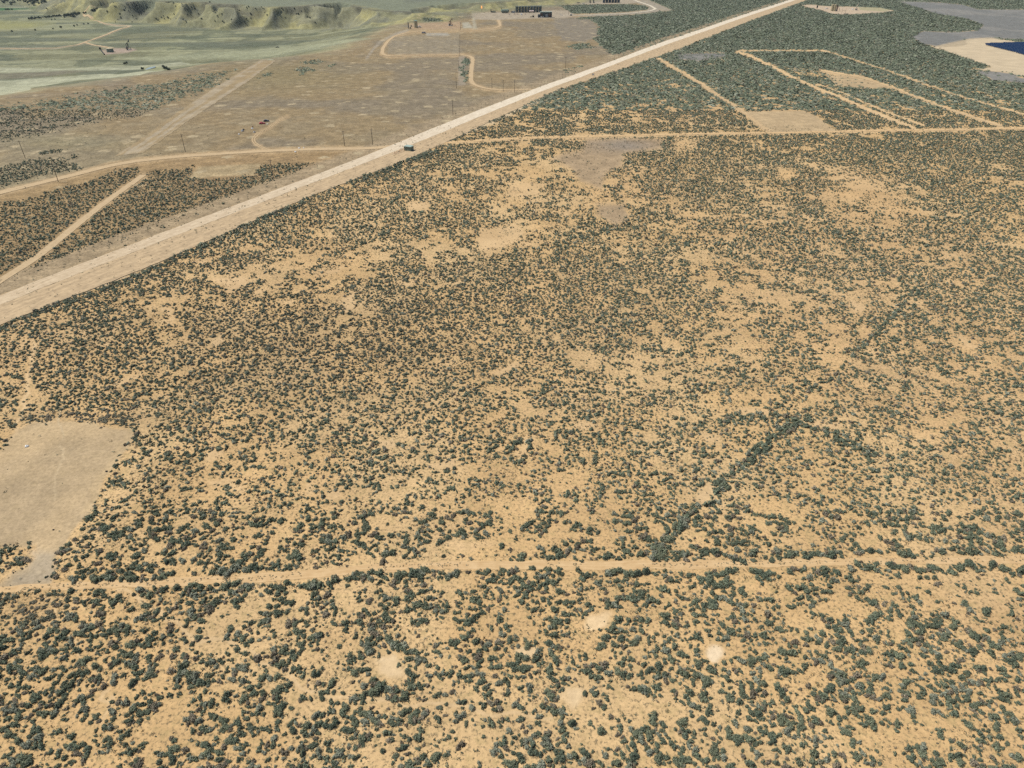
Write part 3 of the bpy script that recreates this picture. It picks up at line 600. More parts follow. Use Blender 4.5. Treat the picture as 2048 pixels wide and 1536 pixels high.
for s in (-0.85, 0.85):
    w3 = [(p.x, p.y) for p in W_many(CARTRACK)]; q = densify(w3, 90); t = np.gradient(q, axis=0); t /= np.hypot(t[:, 0], t[:, 1])[:, None]; nn = np.stack([-t[:, 1], t[:, 0]], 1)
    sheet('wheel_rut', q + nn * (s - .38), q + nn * (s + .38), m_tan, 0.10, 3, 1.5, 0.08)

# ------------------------------------------------------------------ sagebrush
m_sage = mat('sage_leaves', (0, 0, 0), rough=0.85, attr='tint', scale=7.0, var=0.22, spec=0.15)
def shrub_proto(nf, seed, leaf, core=True, lumps=None, wild=0.5):
    r = np.random.default_rng(seed); k = lumps or int(r.integers(3, 7)); V = []; Fc = []
    cs = []
    for i in range(k):
        a = r.random() * 6.283; d = 0.0 if i == 0 else (0.15 + 0.62 * r.random()) if k > 1 else 0.0
        rr = 0.24 + 0.26 * r.random() if k > 1 else 0.85
        cs.append((d * math.cos(a), d * math.sin(a), 0.10 + 0.12 * r.random(), rr, rr * (0.85 + 0.5 * r.random()) + 0.08))
    n = 0
    if core:
        m = 6
        for cx, cy, cz, rr, hh in cs:
            b0 = n
            for lev, (q, zz) in enumerate(((0.85, 0.0), (0.78, 0.5), (0.35, 0.82))):
                for i in range(m):
                    t = 6.283 * (i + 0.5 * lev) / m; j = 0.85 + 0.3 * r.random(); V.append((cx + rr * q * .74 * j * math.cos(t), cy + rr * q * .74 * j * math.sin(t), cz * (zz > 0) + hh * zz * (0.9 + .2 * r.random()))); n += 1
            for lev in range(2):
                for i in range(m):
                    a_, b_, c_, d_ = b0 + lev * m + i, b0 + lev * m + (i + 1) % m, b0 + (lev + 1) * m + (i + 1) % m, b0 + (lev + 1) * m + i
                    Fc += [(a_, b_, c_), (a_, c_, d_)]
            for i in range(1, m - 1): Fc.append((b0 + 2 * m, b0 + 2 * m + i, b0 + 2 * m + i + 1))
    wts = np.array([c[3] ** 2 for c in cs]); wts /= wts.sum()
    for f in range(nf):
        cx, cy, cz, rr, hh = cs[int(r.choice(k, p=wts))]
        th = r.random() * 6.283; sz = r.random() * 1.08 - 0.08; cr = math.sqrt(max(0, 1 - sz * sz))
        d = np.array([cr * math.cos(th), cr * math.sin(th), sz]); rad = 0.74 + 0.62 * r.random() ** 1.5
        p = np.array([cx + d[0] * rr * rad, cy + d[1] * rr * rad, max(0.03, cz + d[2] * hh * rad)])
        nrm = d + np.array([0, 0, 0.45]) + r.normal(size=3) * wild; nrm /= np.linalg.norm(nrm) + 1e-9
        a = np.cross(nrm, r.normal(size=3)); a /= np.linalg.norm(a) + 1e-9; b = np.cross(nrm, a); s = leaf * (0.6 + 0.8 * r.random())
        V += [tuple(p + a * s), tuple(p - a * s * .55 + b * s * .8), tuple(p - a * s * .55 - b * s * .8)]; Fc.append((n, n + 1, n + 2)); n += 3
    return np.array(V), np.array(Fc)
def scatter(name, protos, X, Y, R, Hs, tint, rg, which=None):
    """one merged mesh of many plants"""
    Z = height(X, Y); rot = rg.random(len(X)) * 6.283; which = rg.integers(0, len(protos), len(X)) if which is None else which
    VV = []; FF = []; TT = []; off = 0
    for k, (pv, pf) in enumerate(protos):
        m = np.nonzero(which == k)[0]
        if not len(m): continue
        c, s = np.cos(rot[m])[:, None], np.sin(rot[m])[:, None]
        el = 0.75 + 0.5 * rg.random((len(m), 1))
        x = pv[None, :, 0] * R[m][:, None] * el; y = pv[None, :, 1] * R[m][:, None] / el
        P = np.stack([x * c - y * s + X[m][:, None], x * s + y * c + Y[m][:, None], pv[None, :, 2] * (R * Hs)[m][:, None] + Z[m][:, None] - 0.03], -1)
        nv = len(pv); VV.append(P.reshape(-1, 3)); FF.append((pf[None] + (np.arange(len(m)) * nv)[:, None, None] + off).reshape(-1, 3)); off += nv * len(m)
        tj = tint[m][:, None, :] * (0.68 + 0.70 * rg.random((len(m), len(pf), 1)) ** 1.3); TT.append(tj.reshape(-1, 3))
    me = np_mesh(name, np.concatenate(VV), np.concatenate(FF), 3, (('tint', 'FACE', np.concatenate(TT)),))
    o = link(name, me, m_sage); o['kind'] = 'stuff'; return o
SAGE_A = np.array([0.158, 0.176, 0.114]); SAGE_B = np.array([0.112, 0.136, 0.094]); SAGE_C = np.array([0.22, 0.232, 0.17]); DEAD = np.array([0.20, 0.172, 0.122])
def tints(n, rg, dead=0.08):
    a = rg.random((n, 1)); t = SAGE_A * (1 - a) + SAGE_B * a
    b = (rg.random((n, 1)) < 0.16); t = np.where(b, SAGE_C, t)
    d = (rg.random((n, 1)) < dead); t = np.where(d, DEAD * (0.8 + 0.4 * rg.random((n, 1))), t)
    return t * (0.85 + 0.3 * rg.random((n, 1)))
def sites(y0, y1, s, rg, margin=1.08):
    ys = np.arange(y0, y1, s); out = []
    hw = (y1 * cp + CAM_H * sp) * 0.75 * margin + 6
    xs = np.arange(-hw, hw, s); gx_, gy_ = np.meshgrid(xs, ys)
    x = gx_.ravel() + (rg.random(gx_.size) - 0.5) * s * 1.05; y = gy_.ravel() + (rg.random(gx_.size) - 0.5) * s * 1.05
    m = np.abs(x) < (y * cp + CAM_H * sp) * 0.75 * margin + 6
    return x[m], y[m]
P_NEAR = [shrub_proto(210, 100 + i, 0.145, wild=0.75, lumps=4 + i % 5) for i in range(12)]
P_MID = [shrub_proto(50, 200 + i, 0.19, lumps=3 + i % 3) for i in range(8)]
P_LOW = [shrub_proto(14, 300 + i, 0.27, lumps=2) for i in range(6)]
P_TINY = [shrub_proto(7, 400 + i, 0.42, core=False, lumps=1, wild=0.35) for i in range(5)]
for i in range(len(P_TINY)):
    v = [(0.85 * math.cos(t), 0.85 * math.sin(t), 0) for t in np.linspace(0, 6.283, 6)[:-1]] + [(0.1, 0, 0.75)]; f = [(j, (j + 1) % 5, 5) for j in range(5)]
    P_TINY[i] = (np.concatenate([P_TINY[i][0], np.array(v)]), np.concatenate([P_TINY[i][1], np.array(f) + len(P_TINY[i][0])]))
P_TUFT = [shrub_proto(9, 500 + i, 0.40, core=False, lumps=1) for i in range(5)]
rg = np.random.default_rng(5)
big = None
for zone, (y0, y1, s, protos, rm) in enumerate(((48, 128, 1.02, P_NEAR, 0.50), (128, 300, 1.0, P_MID, 0.49), (300, 620, 1.28, P_LOW, 0.64), (620, 2400, 2.25, P_TINY, 1.6))):
    x, y = sites(y0, y1, s, rg); p = density(x, y)
    jx, jy = world_jit(x, y, 1.5); uu, vv = proj(jx, jy); dl = np.zeros(len(x))
    for P, wd, a in DENSE: dl = np.maximum(dl, online(uu, vv, P, wd) * a)
    k = rg.random(len(x)) < p * (1 + 0.35 * dl) * ((0.78, 0.80, 0.85)[zone] if zone < 3 else 0.9); x, y, p = x[k], y[k], p[k]
    rmy = rm if zone < 2 else rm + 0.09 * sstep(380, 620, y) if zone == 2 else 1.36 + 0.27 * sstep(620, 1150, y)
    R = rmy * np.exp(rg.normal(size=len(x)) * 0.42) * (0.72 + 0.45 * p); R = np.clip(R, 0.2, rmy * 2.3); Hs = 0.85 + 0.35 * rg.random(len(x)); Hs *= np.where(R > 1.1, 0.85, 1.0)
    if zone == 3: Hs *= 0.58
    T = tints(len(x), rg, (0.13, 0.10, 0.06, 0.02)[zone])
    # darker, browner brush in the burnt-looking middle band, bluer far away
    jx, jy = world_jit(x, y, 1.5); uu, vv = proj(jx, jy); dl = np.zeros(len(x))
    for P, wd, a in DENSE: dl = np.maximum(dl, online(uu, vv, P, wd) * a)
    R = R * (1 + 0.62 * dl)
    uu, vv = proj(x, y); bb = blob(uu, vv, 650, 680, 380, 110) * 0.5; T = T * (1 - bb[:, None]) + np.array([0.105, 0.098, 0.075]) * bb[:, None]
    bb = np.maximum(blob(uu, vv, 160, 838, 130, 16), blob(uu, vv, 60, 1218, 75, 28)) * 0.85; T = T * (1 - bb[:, None]) + DEAD * 0.75 * bb[:, None]; Hs = Hs * (1 - 0.5 * bb)
    if zone == 0:
        size = R / (y * cp + CAM_H * sp); inside = (uu > 12) & (uu < 2036) & (vv < 1528)
        order = np.argsort(-np.where(inside, size, 0)); pick = order[:300]; keep = np.ones(len(x), bool); keep[pick] = False
        big = (x[pick], y[pick], R[pick], Hs[pick], uu[pick], vv[pick]); x, y, R, Hs, T = x[keep], y[keep], R[keep], Hs[keep], T[keep]
    o = scatter('sagebrush_cover', protos, x, y, R, Hs, T, rg); o['label'] = ('smaller sagebrush scattered between the largest bushes nearest the camera', 'sagebrush covering the middle of the flat', 'sagebrush beyond, either side of the gravel road', 'far sagebrush plain towards the top of the view')[zone]; o['category'] = 'sagebrush'
# low forbs and bunch grass
for zone, (y0, y1, s) in enumerate(((48, 150, 0.85), (150, 330, 1.05), (330, 560, 1.6))):
    x, y = sites(y0, y1, s, rg); uu, vv = proj(x, y); n = fbm(x, y, 7, 77, 2); p = density(x, y)
    band = np.maximum(inpoly(uu, vv, TRACK_N + TRACK_S[::-1], 1), 0); bare = 1 - sstep(0.02, 0.25, p)
    for P, s_, a in BARE[:1] : band = np.maximum(band, inpoly(uu, vv, P, 3) * 0.9)
    for cx, cy, rx, ry, a in CIRCLES: band = np.maximum(band, sstep(1.1, .8, np.sqrt(((uu - cx) / rx) ** 2 + ((vv - cy) / ry) ** 2)))
    k = rg.random(len(x)) < (1 - 0.93 * (sd_poly(uu, vv, NORTH) < 0)) * (0.16 + 0.72 * sstep(0.45, 0.68, n)) * (1 - band) * (1 - 0.6 * bare); x, y = x[k], y[k]
    R = (0.15 + 0.27 * rg.random(len(x)) ** 2.0) * (1, 1.2, 1.7)[zone]; T = np.where(rg.random((len(x), 1)) < 0.3, np.array([0.20, 0.165, 0.09]), tints(len(x), rg, 0.2) * 0.85)
    o = scatter('bunch_grass', P_TUFT, x, y, R, np.full(len(x), 1.0), T, rg); o['label'] = 'small dark tufts of grass and forbs between the sagebrush'; o['category'] = 'grass tufts'
# tufts down the middle of the dirt track and along the gravel road's south edge
mx_, my_ = [], []
for (A, B, f0, f1, num) in ((TRACK_N, TRACK_S, 0.30, 0.62, 900), (ROAD_S, SHOULDER_S, 0.06, 0.34, 2600), (ROAD_S, SHOULDER_S, 0.1, 0.98, 900), (up, ROAD_N, 0.05, 0.9, 3800)):
    a = densify(pl(A), 400); b = densify(pl(B), 400); i = rg.integers(0, 400, num); f = (f0 + (f1 - f0) * rg.random(num))[:, None]; q = a[i] * (1 - f) + b[i] * f + rg.normal(size=(num, 2)) * 0.35
    k = (vnoise(q[:, 0], q[:, 1], 9, 33) > 0.45) & (q[:, 1] < 1100); mx_.append(q[k, 0]); my_.append(q[k, 1])
mx_ = np.concatenate(mx_); my_ = np.concatenate(my_); sz = 0.22 + 0.3 * rg.random(len(mx_)) * sstep(120, 220, my_)
o = scatter('roadside_tufts', P_TUFT, mx_, my_, sz, np.full(len(mx_), .9), tints(len(mx_), rg, 0.3) * 0.8, rg); o['label'] = 'low tufts along the road edges and the crown of the track'; o['category'] = 'grass tufts'
# the three hundred largest bushes, each a plant of its own
B_ME = []
for i in range(12):
    v, f = shrub_proto(460, 700 + i, 0.095, wild=0.75); r_ = np.random.default_rng(i); base = (SAGE_A, SAGE_B, SAGE_C, SAGE_A)[i % 4] * (0.92, 1.0, 1.08)[i % 3]
    me = np_mesh('sagebrush', v, f, 3, (('tint', 'FACE', base[None] * (0.68 + 0.70 * r_.random((len(f), 1)) ** 1.3)),)); me.materials.append(m_sage); B_ME.append(me)
bx, by, bR, bH, bu, bv = big
bz = height(bx, by)
LAND = [(775, 1340, 'the large pale sand patch left of centre'), (1145, 1396, 'the tan sand patch low in the centre'), (1427, 1308, 'the whitest sand patch'), (1195, 1240, 'the round sand patch just below the dirt track'), (1048, 1303, 'the faint sandy hollow between two pale patches')]
lab = {}
for cx, cy, nm in LAND:
    for dx, dy, side in ((-1, 0, 'left'), (1, 0, 'right'), (0, -1, 'far'), (0, 1, 'near')):
        sc_ = np.hypot(bu - cx, (bv - cy) * 1.3) - 0.8 * ((bu - cx) * dx + (bv - cy) * dy)
        for j in np.argsort(sc_):
            if int(j) not in lab: lab[int(j)] = 'large sagebrush nearest the %s rim of %s' % (side, nm); break
order = np.argsort(-bR)
for nm, j in zip(('broadest', 'second broadest', 'third broadest'), [int(q) for q in order if int(q) not in lab][:3]): lab[j] = nm + ' grey-green sagebrush mound of the whole foreground'
for j in range(len(bx)):
    o = bpy.data.objects.new('sagebrush', B_ME[j % 12]); C.objects.link(o); o.location = (bx[j], by[j], bz[j] - 0.03); o.rotation_euler = (0, 0, rg.random() * 6.283); e = 0.8 + 0.4 * rg.random()
    o.scale = (bR[j] * e * 1.04, bR[j] / e * 1.04, bR[j] * bH[j])
    P1 = dict(a=float(culled(sd_line, bu[j:j + 1], bv[j:j + 1], TRACK_S, 500)[0]), b=float(culled(sd_line, bu[j:j + 1], bv[j:j + 1], TRACK_N, 500)[0]), t=float(culled(sd_line, bu[j:j + 1], bv[j:j + 1], TRAIL, 500)[0]))
    if j in lab: lb, gp = lab[j], 'foreground sagebrush at the sand patches'
    elif P1['a'] < 26: lb, gp = 'big grey-green sagebrush in the hedge-like line along the near side of the dirt track', 'sagebrush along the near side of the dirt track'
    elif P1['b'] < 26: lb, gp = 'big grey-green sagebrush lining the far side of the dirt track', 'sagebrush along the far side of the dirt track'
    elif P1['t'] < 30: lb, gp = 'big grey-green sagebrush beside the thin winding footpath below the dirt track', 'sagebrush beside the winding footpath'
    elif bv[j] < TRACK_N[5][1] - 8: lb, gp = 'big grey-green sagebrush standing beyond the dirt track', 'large sagebrush beyond the dirt track'
    elif bv[j] > 1440: lb, gp = 'big grey-green sagebrush in the very nearest strip, well below the winding footpath', 'large sagebrush of the nearest strip'
    else: lb, gp = 'big grey-green sagebrush on open sand between the dirt track and the nearest strip', 'large sagebrush of the open sand'
    tag(o, lb, 'sagebrush', gp)

# ------------------------------------------------------------------ builders for the small things
steel = mk('weathered_steel', (0.16, 0.15, 0.14), rough=0.6, metal=0.3); rust = mk('rust_brown', (0.14, 0.075, 0.05), rough=0.85); wood = mk('creosote_wood', (0.085, 0.062, 0.045), rough=0.9); black = mk('dark_rubber', (0.03, 0.03, 0.032), rough=0.8)
white = mk('white_paint', (0.75, 0.75, 0.73), rough=0.45); tanp = mk('tan_paint', (0.42, 0.36, 0.22), rough=0.55); darkgreen = mk('dark_green_paint', (0.045, 0.062, 0.055), rough=0.5); green = mk('grey_green_paint', (0.16, 0.20, 0.16), rough=0.55); sagep = mk('pale_green_roof', (0.30, 0.38, 0.33), rough=0.5)
glass = mk('dark_glass', (0.02, 0.025, 0.03), rough=0.1, spec=0.6); navy = mk('dark_blue_tank', (0.035, 0.045, 0.065), rough=0.5); grey = mk('galvanised', (0.40, 0.41, 0.42), rough=0.5, metal=0.2); pipe_red = mk('faded_red_pipe', (0.34, 0.16, 0.12), rough=0.7); concrete = mk('concrete', (0.42, 0.40, 0.36), rough=0.9)

def make_pole(loc, label, h=11.5, group='wooden utility poles', arm=True, rz=0.0):
    t = thing('utility_pole', label, 'utility pole', loc, rz, group)
    MB().tube((0, 0, -0.3), (0, 0, h), 0.19, 0.13, 10).build('shaft', wood, t)
    a = MB().box((0, 0.16, h - 0.7), (2.5, 0.12, 0.14)).build('crossarm', wood, t)
    m = MB()
    for x in (-1.1, -0.55, 0.55, 1.1): m.lathe([(0.05, 0), (0.09, 0.06), (0.05, 0.12), (0.08, 0.2)], (x, 0.16, h - 0.63), 8)
    m.build('insulator', grey, a)
    MB().tube((0, 0.2, h - 2.0), (0, 0.2, h - 1.2), 0.2, n=10).build('transformer', grey, t)
    return t
POLES = [(50.8, 317, 'wooden power pole farthest left, by a dark sage patch'), (117, 364, 'wooden power pole just south of the lateral dirt road'), (371, 304, 'wooden power pole beside the lateral road, right of the old airstrip'), (689.5, 292, 'left one of two wooden poles near the road junction'), (745.5, 288.5, 'right one of two wooden poles near the road junction, closest to the gravel road'),
         (547, 357, 'wooden pole standing in the dense sage below the tan plot'), (906, 230, 'wooden pole on the grass flat just north of the gravel road'), (913, 177, 'wooden pole left of the access road bend, near its foot'), (917.5, 142, 'wooden pole midway up the left side of the access road'), (919.5, 112, 'wooden pole where the access road turns west'), (920, 90, 'wooden pole on the line crossing the mown plot'), (921, 60, 'wooden pole at the right corner of the orange well pad'),
         (1006.5, 184, 'left one of two poles at the access road mouth'), (1029, 185, 'right one of two poles at the access road mouth'), (1131, 137, 'wooden pole at the small sage patch by the gravel road'), (984, 178, 'slim pole just right of the access road curve'), (1137, 30, 'tall pole at the right end of the tank battery yard'), (1143, 31, 'second tall pole at the right end of the tank battery yard')]
pole0 = None
for i, (u, v, lb) in enumerate(POLES):
    p = W(u, v); rz = 0.5 + 0.3 * math.sin(i * 2.1)
    if pole0 is None: pole0 = make_pole(p, lb, rz=rz)
    else: dup(pole0, p, rz, lb, (1, 1, (0.95, 1.0, 1.05, 0.9)[i % 4]) if v > 80 else (1.3, 1.3, 1.0))

def make_car(label, paint, loc, rz, kind='car'):
    t = thing('parked_car' if kind == 'car' else 'pickup_truck', label, 'car' if kind == 'car' else 'pickup truck', loc, rz)
    if kind == 'car':
        prof = [(-2.25, 0.35), (2.2, 0.35), (2.28, 0.62), (2.1, 0.82), (1.0, 0.95), (0.35, 1.42), (-1.1, 1.46), (-1.95, 1.0), (-2.28, 0.92)]; wins = [(0.95, 0.97), (0.36, 1.36), (-1.05, 1.4), (-1.75, 1.02)]
    else:
        prof = [(-2.9, 0.5), (2.75, 0.5), (2.85, 0.8), (2.75, 1.1), (1.55, 1.2), (0.95, 1.85), (-0.6, 1.88), (-0.72, 1.2), (-0.76, 0.85), (-2.75, 0.85), (-2.76, 1.18), (-2.9, 1.18)]; wins = [(1.45, 1.24), (0.95, 1.76), (-0.5, 1.79), (-0.58, 1.24)]
    MB().prism(prof, -0.86, 0.86).build('body', paint, t)
    for s in (-1, 1): MB().prism(wins, s * 0.862, s * 0.87).build('side_window', glass, t)
    a, b = (prof[4], prof[5]); MB().prism([(a[0] - .06 + .02, a[1] + .05), (b[0] + .05, b[1] - .03), (b[0] + .07, b[1] - .03), (a[0] + .0, a[1] + .05)], -0.74, 0.74).build('windscreen', glass, t)
    if kind != 'car':
        for s in (-0.84, 0.84): MB().box((-1.75, s, 1.02), (2.0, 0.08, 0.34)).build('bed_side', paint, t)
    wx = 1.4 if kind == 'car' else 1.85
    for x in (-wx, wx):
        for s in (-1, 1):
            wl = MB().tube((x, s * 0.68, 0.34), (x, s * 0.9, 0.34), 0.34, n=14).build('wheel', black, t); MB().tube((x, s * 0.9, 0.34), (x, s * 0.915, 0.34), 0.19, n=10).build('rim', grey, wl)
    for s in (-0.6, 0.6): MB().box((2.26 if kind == 'car' else 2.83, s, 0.7 if kind == 'car' else 0.92), (0.06, 0.3, 0.14)).build('headlight', white, t)
    return t
redp = mk('red_car_paint', (0.52, 0.03, 0.06), rough=0.35, spec=0.5); bluep = mk('dark_blue_car_paint', (0.025, 0.035, 0.07), rough=0.35, spec=0.5)
p = W(524.5, 248); make_car('red car parked on the grass flat beside a dumped pile', redp, p, 0.35)
p = W(533, 243); make_car('dark blue car parked just behind the red car', bluep, p, 0.30)
p = W(838.5, 54.5); make_car('white pickup parked beside the tan tank on the orange well pad', white, p, 0.2, 'pickup').scale = (1.25,) * 3
p = W(1083.5, 35.5); make_car('white pickup parked in front of the long dark shed', white, p, 0.1, 'pickup').scale = (1.2,) * 3
p = W(555, 95.5); make_car('dark pickup standing alone in the green valley', navy, p, 0.2, 'pickup')
p = W(1653, 18); make_car('white pickup left of the tan tanks on the far right pad', white, p, 0.1, 'pickup').scale = (1.2,) * 3

def make_lump(label, name, cat, material, loc, size, seed, group=None):
    r = random.Random(seed); m = MB(); n = 9; prof = []
    for q, z in ((0.9, 0), (1.0, 0.35), (0.72, 0.75), (0.25, 0.95)):
        for i in range(n):
            t = 6.283 * i / n; j = q * (0.75 + 0.5 * r.random()); m.v.append((j * math.cos(t) * size, j * math.sin(t) * size, z * size * (0.8 + 0.4 * r.random())))
    for l in range(3): m.f += [(l * n + i, l * n + (i + 1) % n, (l + 1) * n + (i + 1) % n, (l + 1) * n + i) for i in range(n)]
    m.f.append(tuple(3 * n + i for i in range(n))); o = m.build(name, material); o.location = loc; return tag(o, label, cat, group)
for i, (u, v, sz, mt, nm, lb) in enumerate(((504.5, 257.5, .8, white, 'rubbish_bag', 'white rubbish bag below the red car'), (485, 262.5, 1.1, grey, 'rubbish_bag', 'grey dumped sheet at the left end of the litter'), (478, 269, .7, white, 'rubbish_bag', 'small white scrap farthest left of the litter'), (509, 265, .9, grey, 'rubbish_bag', 'pale scrap beside the wheel ruts'), (534.5, 248.5, .55, white, 'rubbish_bag', 'white scrap at the nose of the red car'),
        (487, 259.5, .8, black, 'old_tyre_heap', 'black heap on the litter line'), (505, 254.5, .7, rust, 'scrap_heap', 'brown scrap heap near the white bag'), (598.5, 297, .75, white, 'white_boulder', 'white boulder on the north edge of the lateral road'), (591, 304.5, .75, white, 'white_boulder', 'white boulder on the south edge of the lateral road'), (607.5, 296.2, .5, white, 'white_boulder', 'smallest white boulder beside the lateral road'), (54, 893, .5, white, 'plastic_sheet', 'white sheet of plastic lying in the tan clearing'), (213, 943, .32, black, 'dark_rock', 'small dark rock in the tan clearing near its brushy edge'), (107, 1060, .25, black, 'dark_rock', 'tiny dark rock low in the tan clearing'))):
    make_lump(lb, nm, nm.replace('_', ' '), mt, W(u, v), sz, i)

# roadside hut and its pipe fence
p = W(818, 301)
t = thing('roadside_hut', 'small grey-green metal hut beside the gravel road', 'hut', p, -0.42)
MB().box((0, 0, 1.5), (5.2, 4.2, 3.0)).build('wall', green, t)
MB().box((0, 0, 3.09), (5.6, 4.6, 0.18)).build('roof', sagep, t)
d = MB().box((-2.64, 0.6, 1.05), (0.08, 1.1, 2.1)).build('door', darkgreen, t); MB().box((-2.7, 0.25, 1.0), (0.06, 0.06, 0.2)).build('handle', grey, d)
MB().box((0.8, -2.13, 2.1), (1.0, 0.06, 0.6)).build('vent', steel, t); MB().box((0, 0, 0.06), (5.9, 4.9, 0.12)).build('foundation', concrete, t)
a, b = W(786, 311), W(812, 301); dv = (b - a)
t = thing('pipe_fence', 'row of thin reddish pipe posts beside the metal hut', 'fence', a)
for k in range(9):
    q = dv * (k / 8); MB().tube((q.x, q.y + 0.6 * math.sin(k * 2.3), 0), (q.x, q.y + 0.6 * math.sin(k * 2.3), 1.9 + 0.5 * math.sin(k * 1.7)), 0.09, n=6).build('post', pipe_red if k % 3 else white, t)
for z in (0.8, 1.4): MB().tube((0, 0, z), (dv.x, dv.y, z), 0.05, n=6).build('rail', pipe_red, t)
p = W(1186, 152); t = thing('road_sign', 'white sign board on two dark posts beside the gravel road', 'sign', p, -0.1)
for s in (-1, 1): MB().box((s * 0.95, 0, 1.35), (0.35, 0.25, 2.7)).build('post', black, t)
MB().box((0, 0.02, 1.7), (1.5, 0.08, 1.7)).build('board', white, t)
p = W(1236, 129.5); make_lump('dark drum on the south edge of the gravel road', 'oil_drum', 'drum', black, p, 0.8, 44)

def make_tank(name, label, loc, r, h, paint, top, group=None, rz=0.0):
    t = thing(name, label, 'tank', loc, rz, group)
    MB().lathe([(r, 0), (r, h * 0.5), (r * 1.012, h * 0.5 + 0.03), (r * 1.012, h * 0.5 + 0.12), (r, h * 0.5 + 0.15), (r, h)], n=24).build('shell', paint, t)
    MB().lathe([(r * 1.02, h), (r * 1.02, h + 0.08), (r * 0.2, h + r * 0.22), (0.05, h + r * 0.25)], n=24).build('roof', top, t)
    m = MB().tube((r + 0.25, -0.25, 0), (r + 0.25, -0.25, h + 0.9), 0.05, n=5).tube((r + 0.25, 0.25, 0), (r + 0.25, 0.25, h + 0.9), 0.05, n=5)
    for k in range(int(h / 0.6)): m.tube((r + 0.25, -0.25, 0.4 + k * 0.6), (r + 0.25, 0.25, 0.4 + k * 0.6), 0.03, n=4)
    m.build('ladder', grey, t); MB().tube((0, -r * 0.98, 0.8), (0, -r * 1.25, 0.8), 0.16, n=8).build('valve', steel, t)
    return t
names = ['first', 'second', 'third', 'fourth', 'fifth', 'sixth', 'seventh', 'eighth', 'ninth', 'tenth']
a, b = W(1033.5, 25), W(1080.5, 24.2); tk = None
for k in range(9):
    loc = a.lerp(b, k / 8); lb = '%s dark green tank from the left in the long tank row' % names[k]
    if tk is None: tk = make_tank('storage_tank', lb, loc, 2.6, 11.0, darkgreen, green, 'dark green tanks in the long row', -1.57)
    else: dup(tk, loc, -1.57, lb)
t = thing('catwalk', 'grey railed catwalk along the top of the dark tank row', 'catwalk', a + Vector((0, -2.9, 0))); L_ = (b - a).length
MB().box((L_ / 2, 0, 11.1), (L_ + 4, 0.8, 0.1)).build('deck', grey, t)
for z in (11.7, 12.2): MB().tube((-2, -.4, z), (L_ + 2, -.4, z), 0.05, n=5).build('rail', grey, t)
for k in range(9): MB().tube((k * L_ / 8 + 2.6, -0.4, 0), (k * L_ / 8 + 2.6, -0.4, 12.2), 0.13, n=6).build('post', grey, t)
a, b = W(1208, 5.6), W(1237, 5.2); tk2 = None
for k in range(6):
    loc = a.lerp(b, k / 5); lb = '%s black tank from the left in the far pad row' % names[k]
    if tk2 is None: tk2 = make_tank('storage_tank', lb, loc, 3.0, 9.5, navy, navy, 'black tanks on the far pad', -1.57)
    else: dup(tk2, loc, -1.57, lb)
for u, lb in ((1180, 'left one of two black stacks on the far pad'), (1187, 'right one of two black stacks on the far pad')):
    p = W(u, 6); t = thing('heater_stack', lb, 'stack', p, 0, 'black stacks on the far pad'); MB().lathe([(1.1, 0), (1.1, 7), (0.5, 7.6), (0.5, 12)], n=14).build('vessel', navy, t); MB().box((1.6, 0, .8), (2.2, 1.6, 1.6)).build('burner_box', steel, t)
make_tank('storage_tank', 'tall tan tank with teal roof on the orange well pad', W(832, 55.5), 2.9, 10.5, tanp, mk('teal_roof', (0.16, 0.30, 0.28)), None, -2.5)
make_tank('storage_tank', 'left one of two tall tan tanks on the far right pad', W(1663.5, 22), 2.7, 12.0, tanp, tanp, 'tan tanks of the far right pad', -1.0)
make_tank('storage_tank', 'right one of two tall tan tanks on the far right pad', W(1668.5, 22.2), 2.7, 11.6, tanp, tanp, 'tan tanks of the far right pad', -1.0)
make_tank('storage_tank', 'squat weathered green tank on the valley pad', W(221, 104), 5.0, 5.0, green, tanp, None, -1.0)
make_tank('storage_tank', 'small white tank among pipework before the dark tank row', W(1043, 30), 1.6, 2.8, white, white, None, -1.0)
make_tank('storage_tank', 'small white tank left of the pumpjack on the far right pad', W(1705, 20), 1.4, 2.6, white, white, None, -1.0)
# walkway stair by the tan tanks
p = W(1672, 22.3); t = thing('tank_stair', 'rust brown stair frame leaning against the right tan tank', 'stair', p)
for s in (-.5, .5): MB().tube((8.5, s, 0), (1.5, s, 10.5), 0.16, n=6).build('stringer', rust, t)
MB().box((1.2, 0, 10.5), (2.6, 1.6, 0.15)).build('landing', rust, t); MB().box((1.2, 0, 5.2), (2.2, 1.4, 10.4)).build('cladding', rust, t)
m = MB()
for k in range(16): m.box((8.3 - k * 0.43, 0, 0.4 + k * 0.64), (0.4, 1.0, 0.05))
m.build('tread', steel, t)

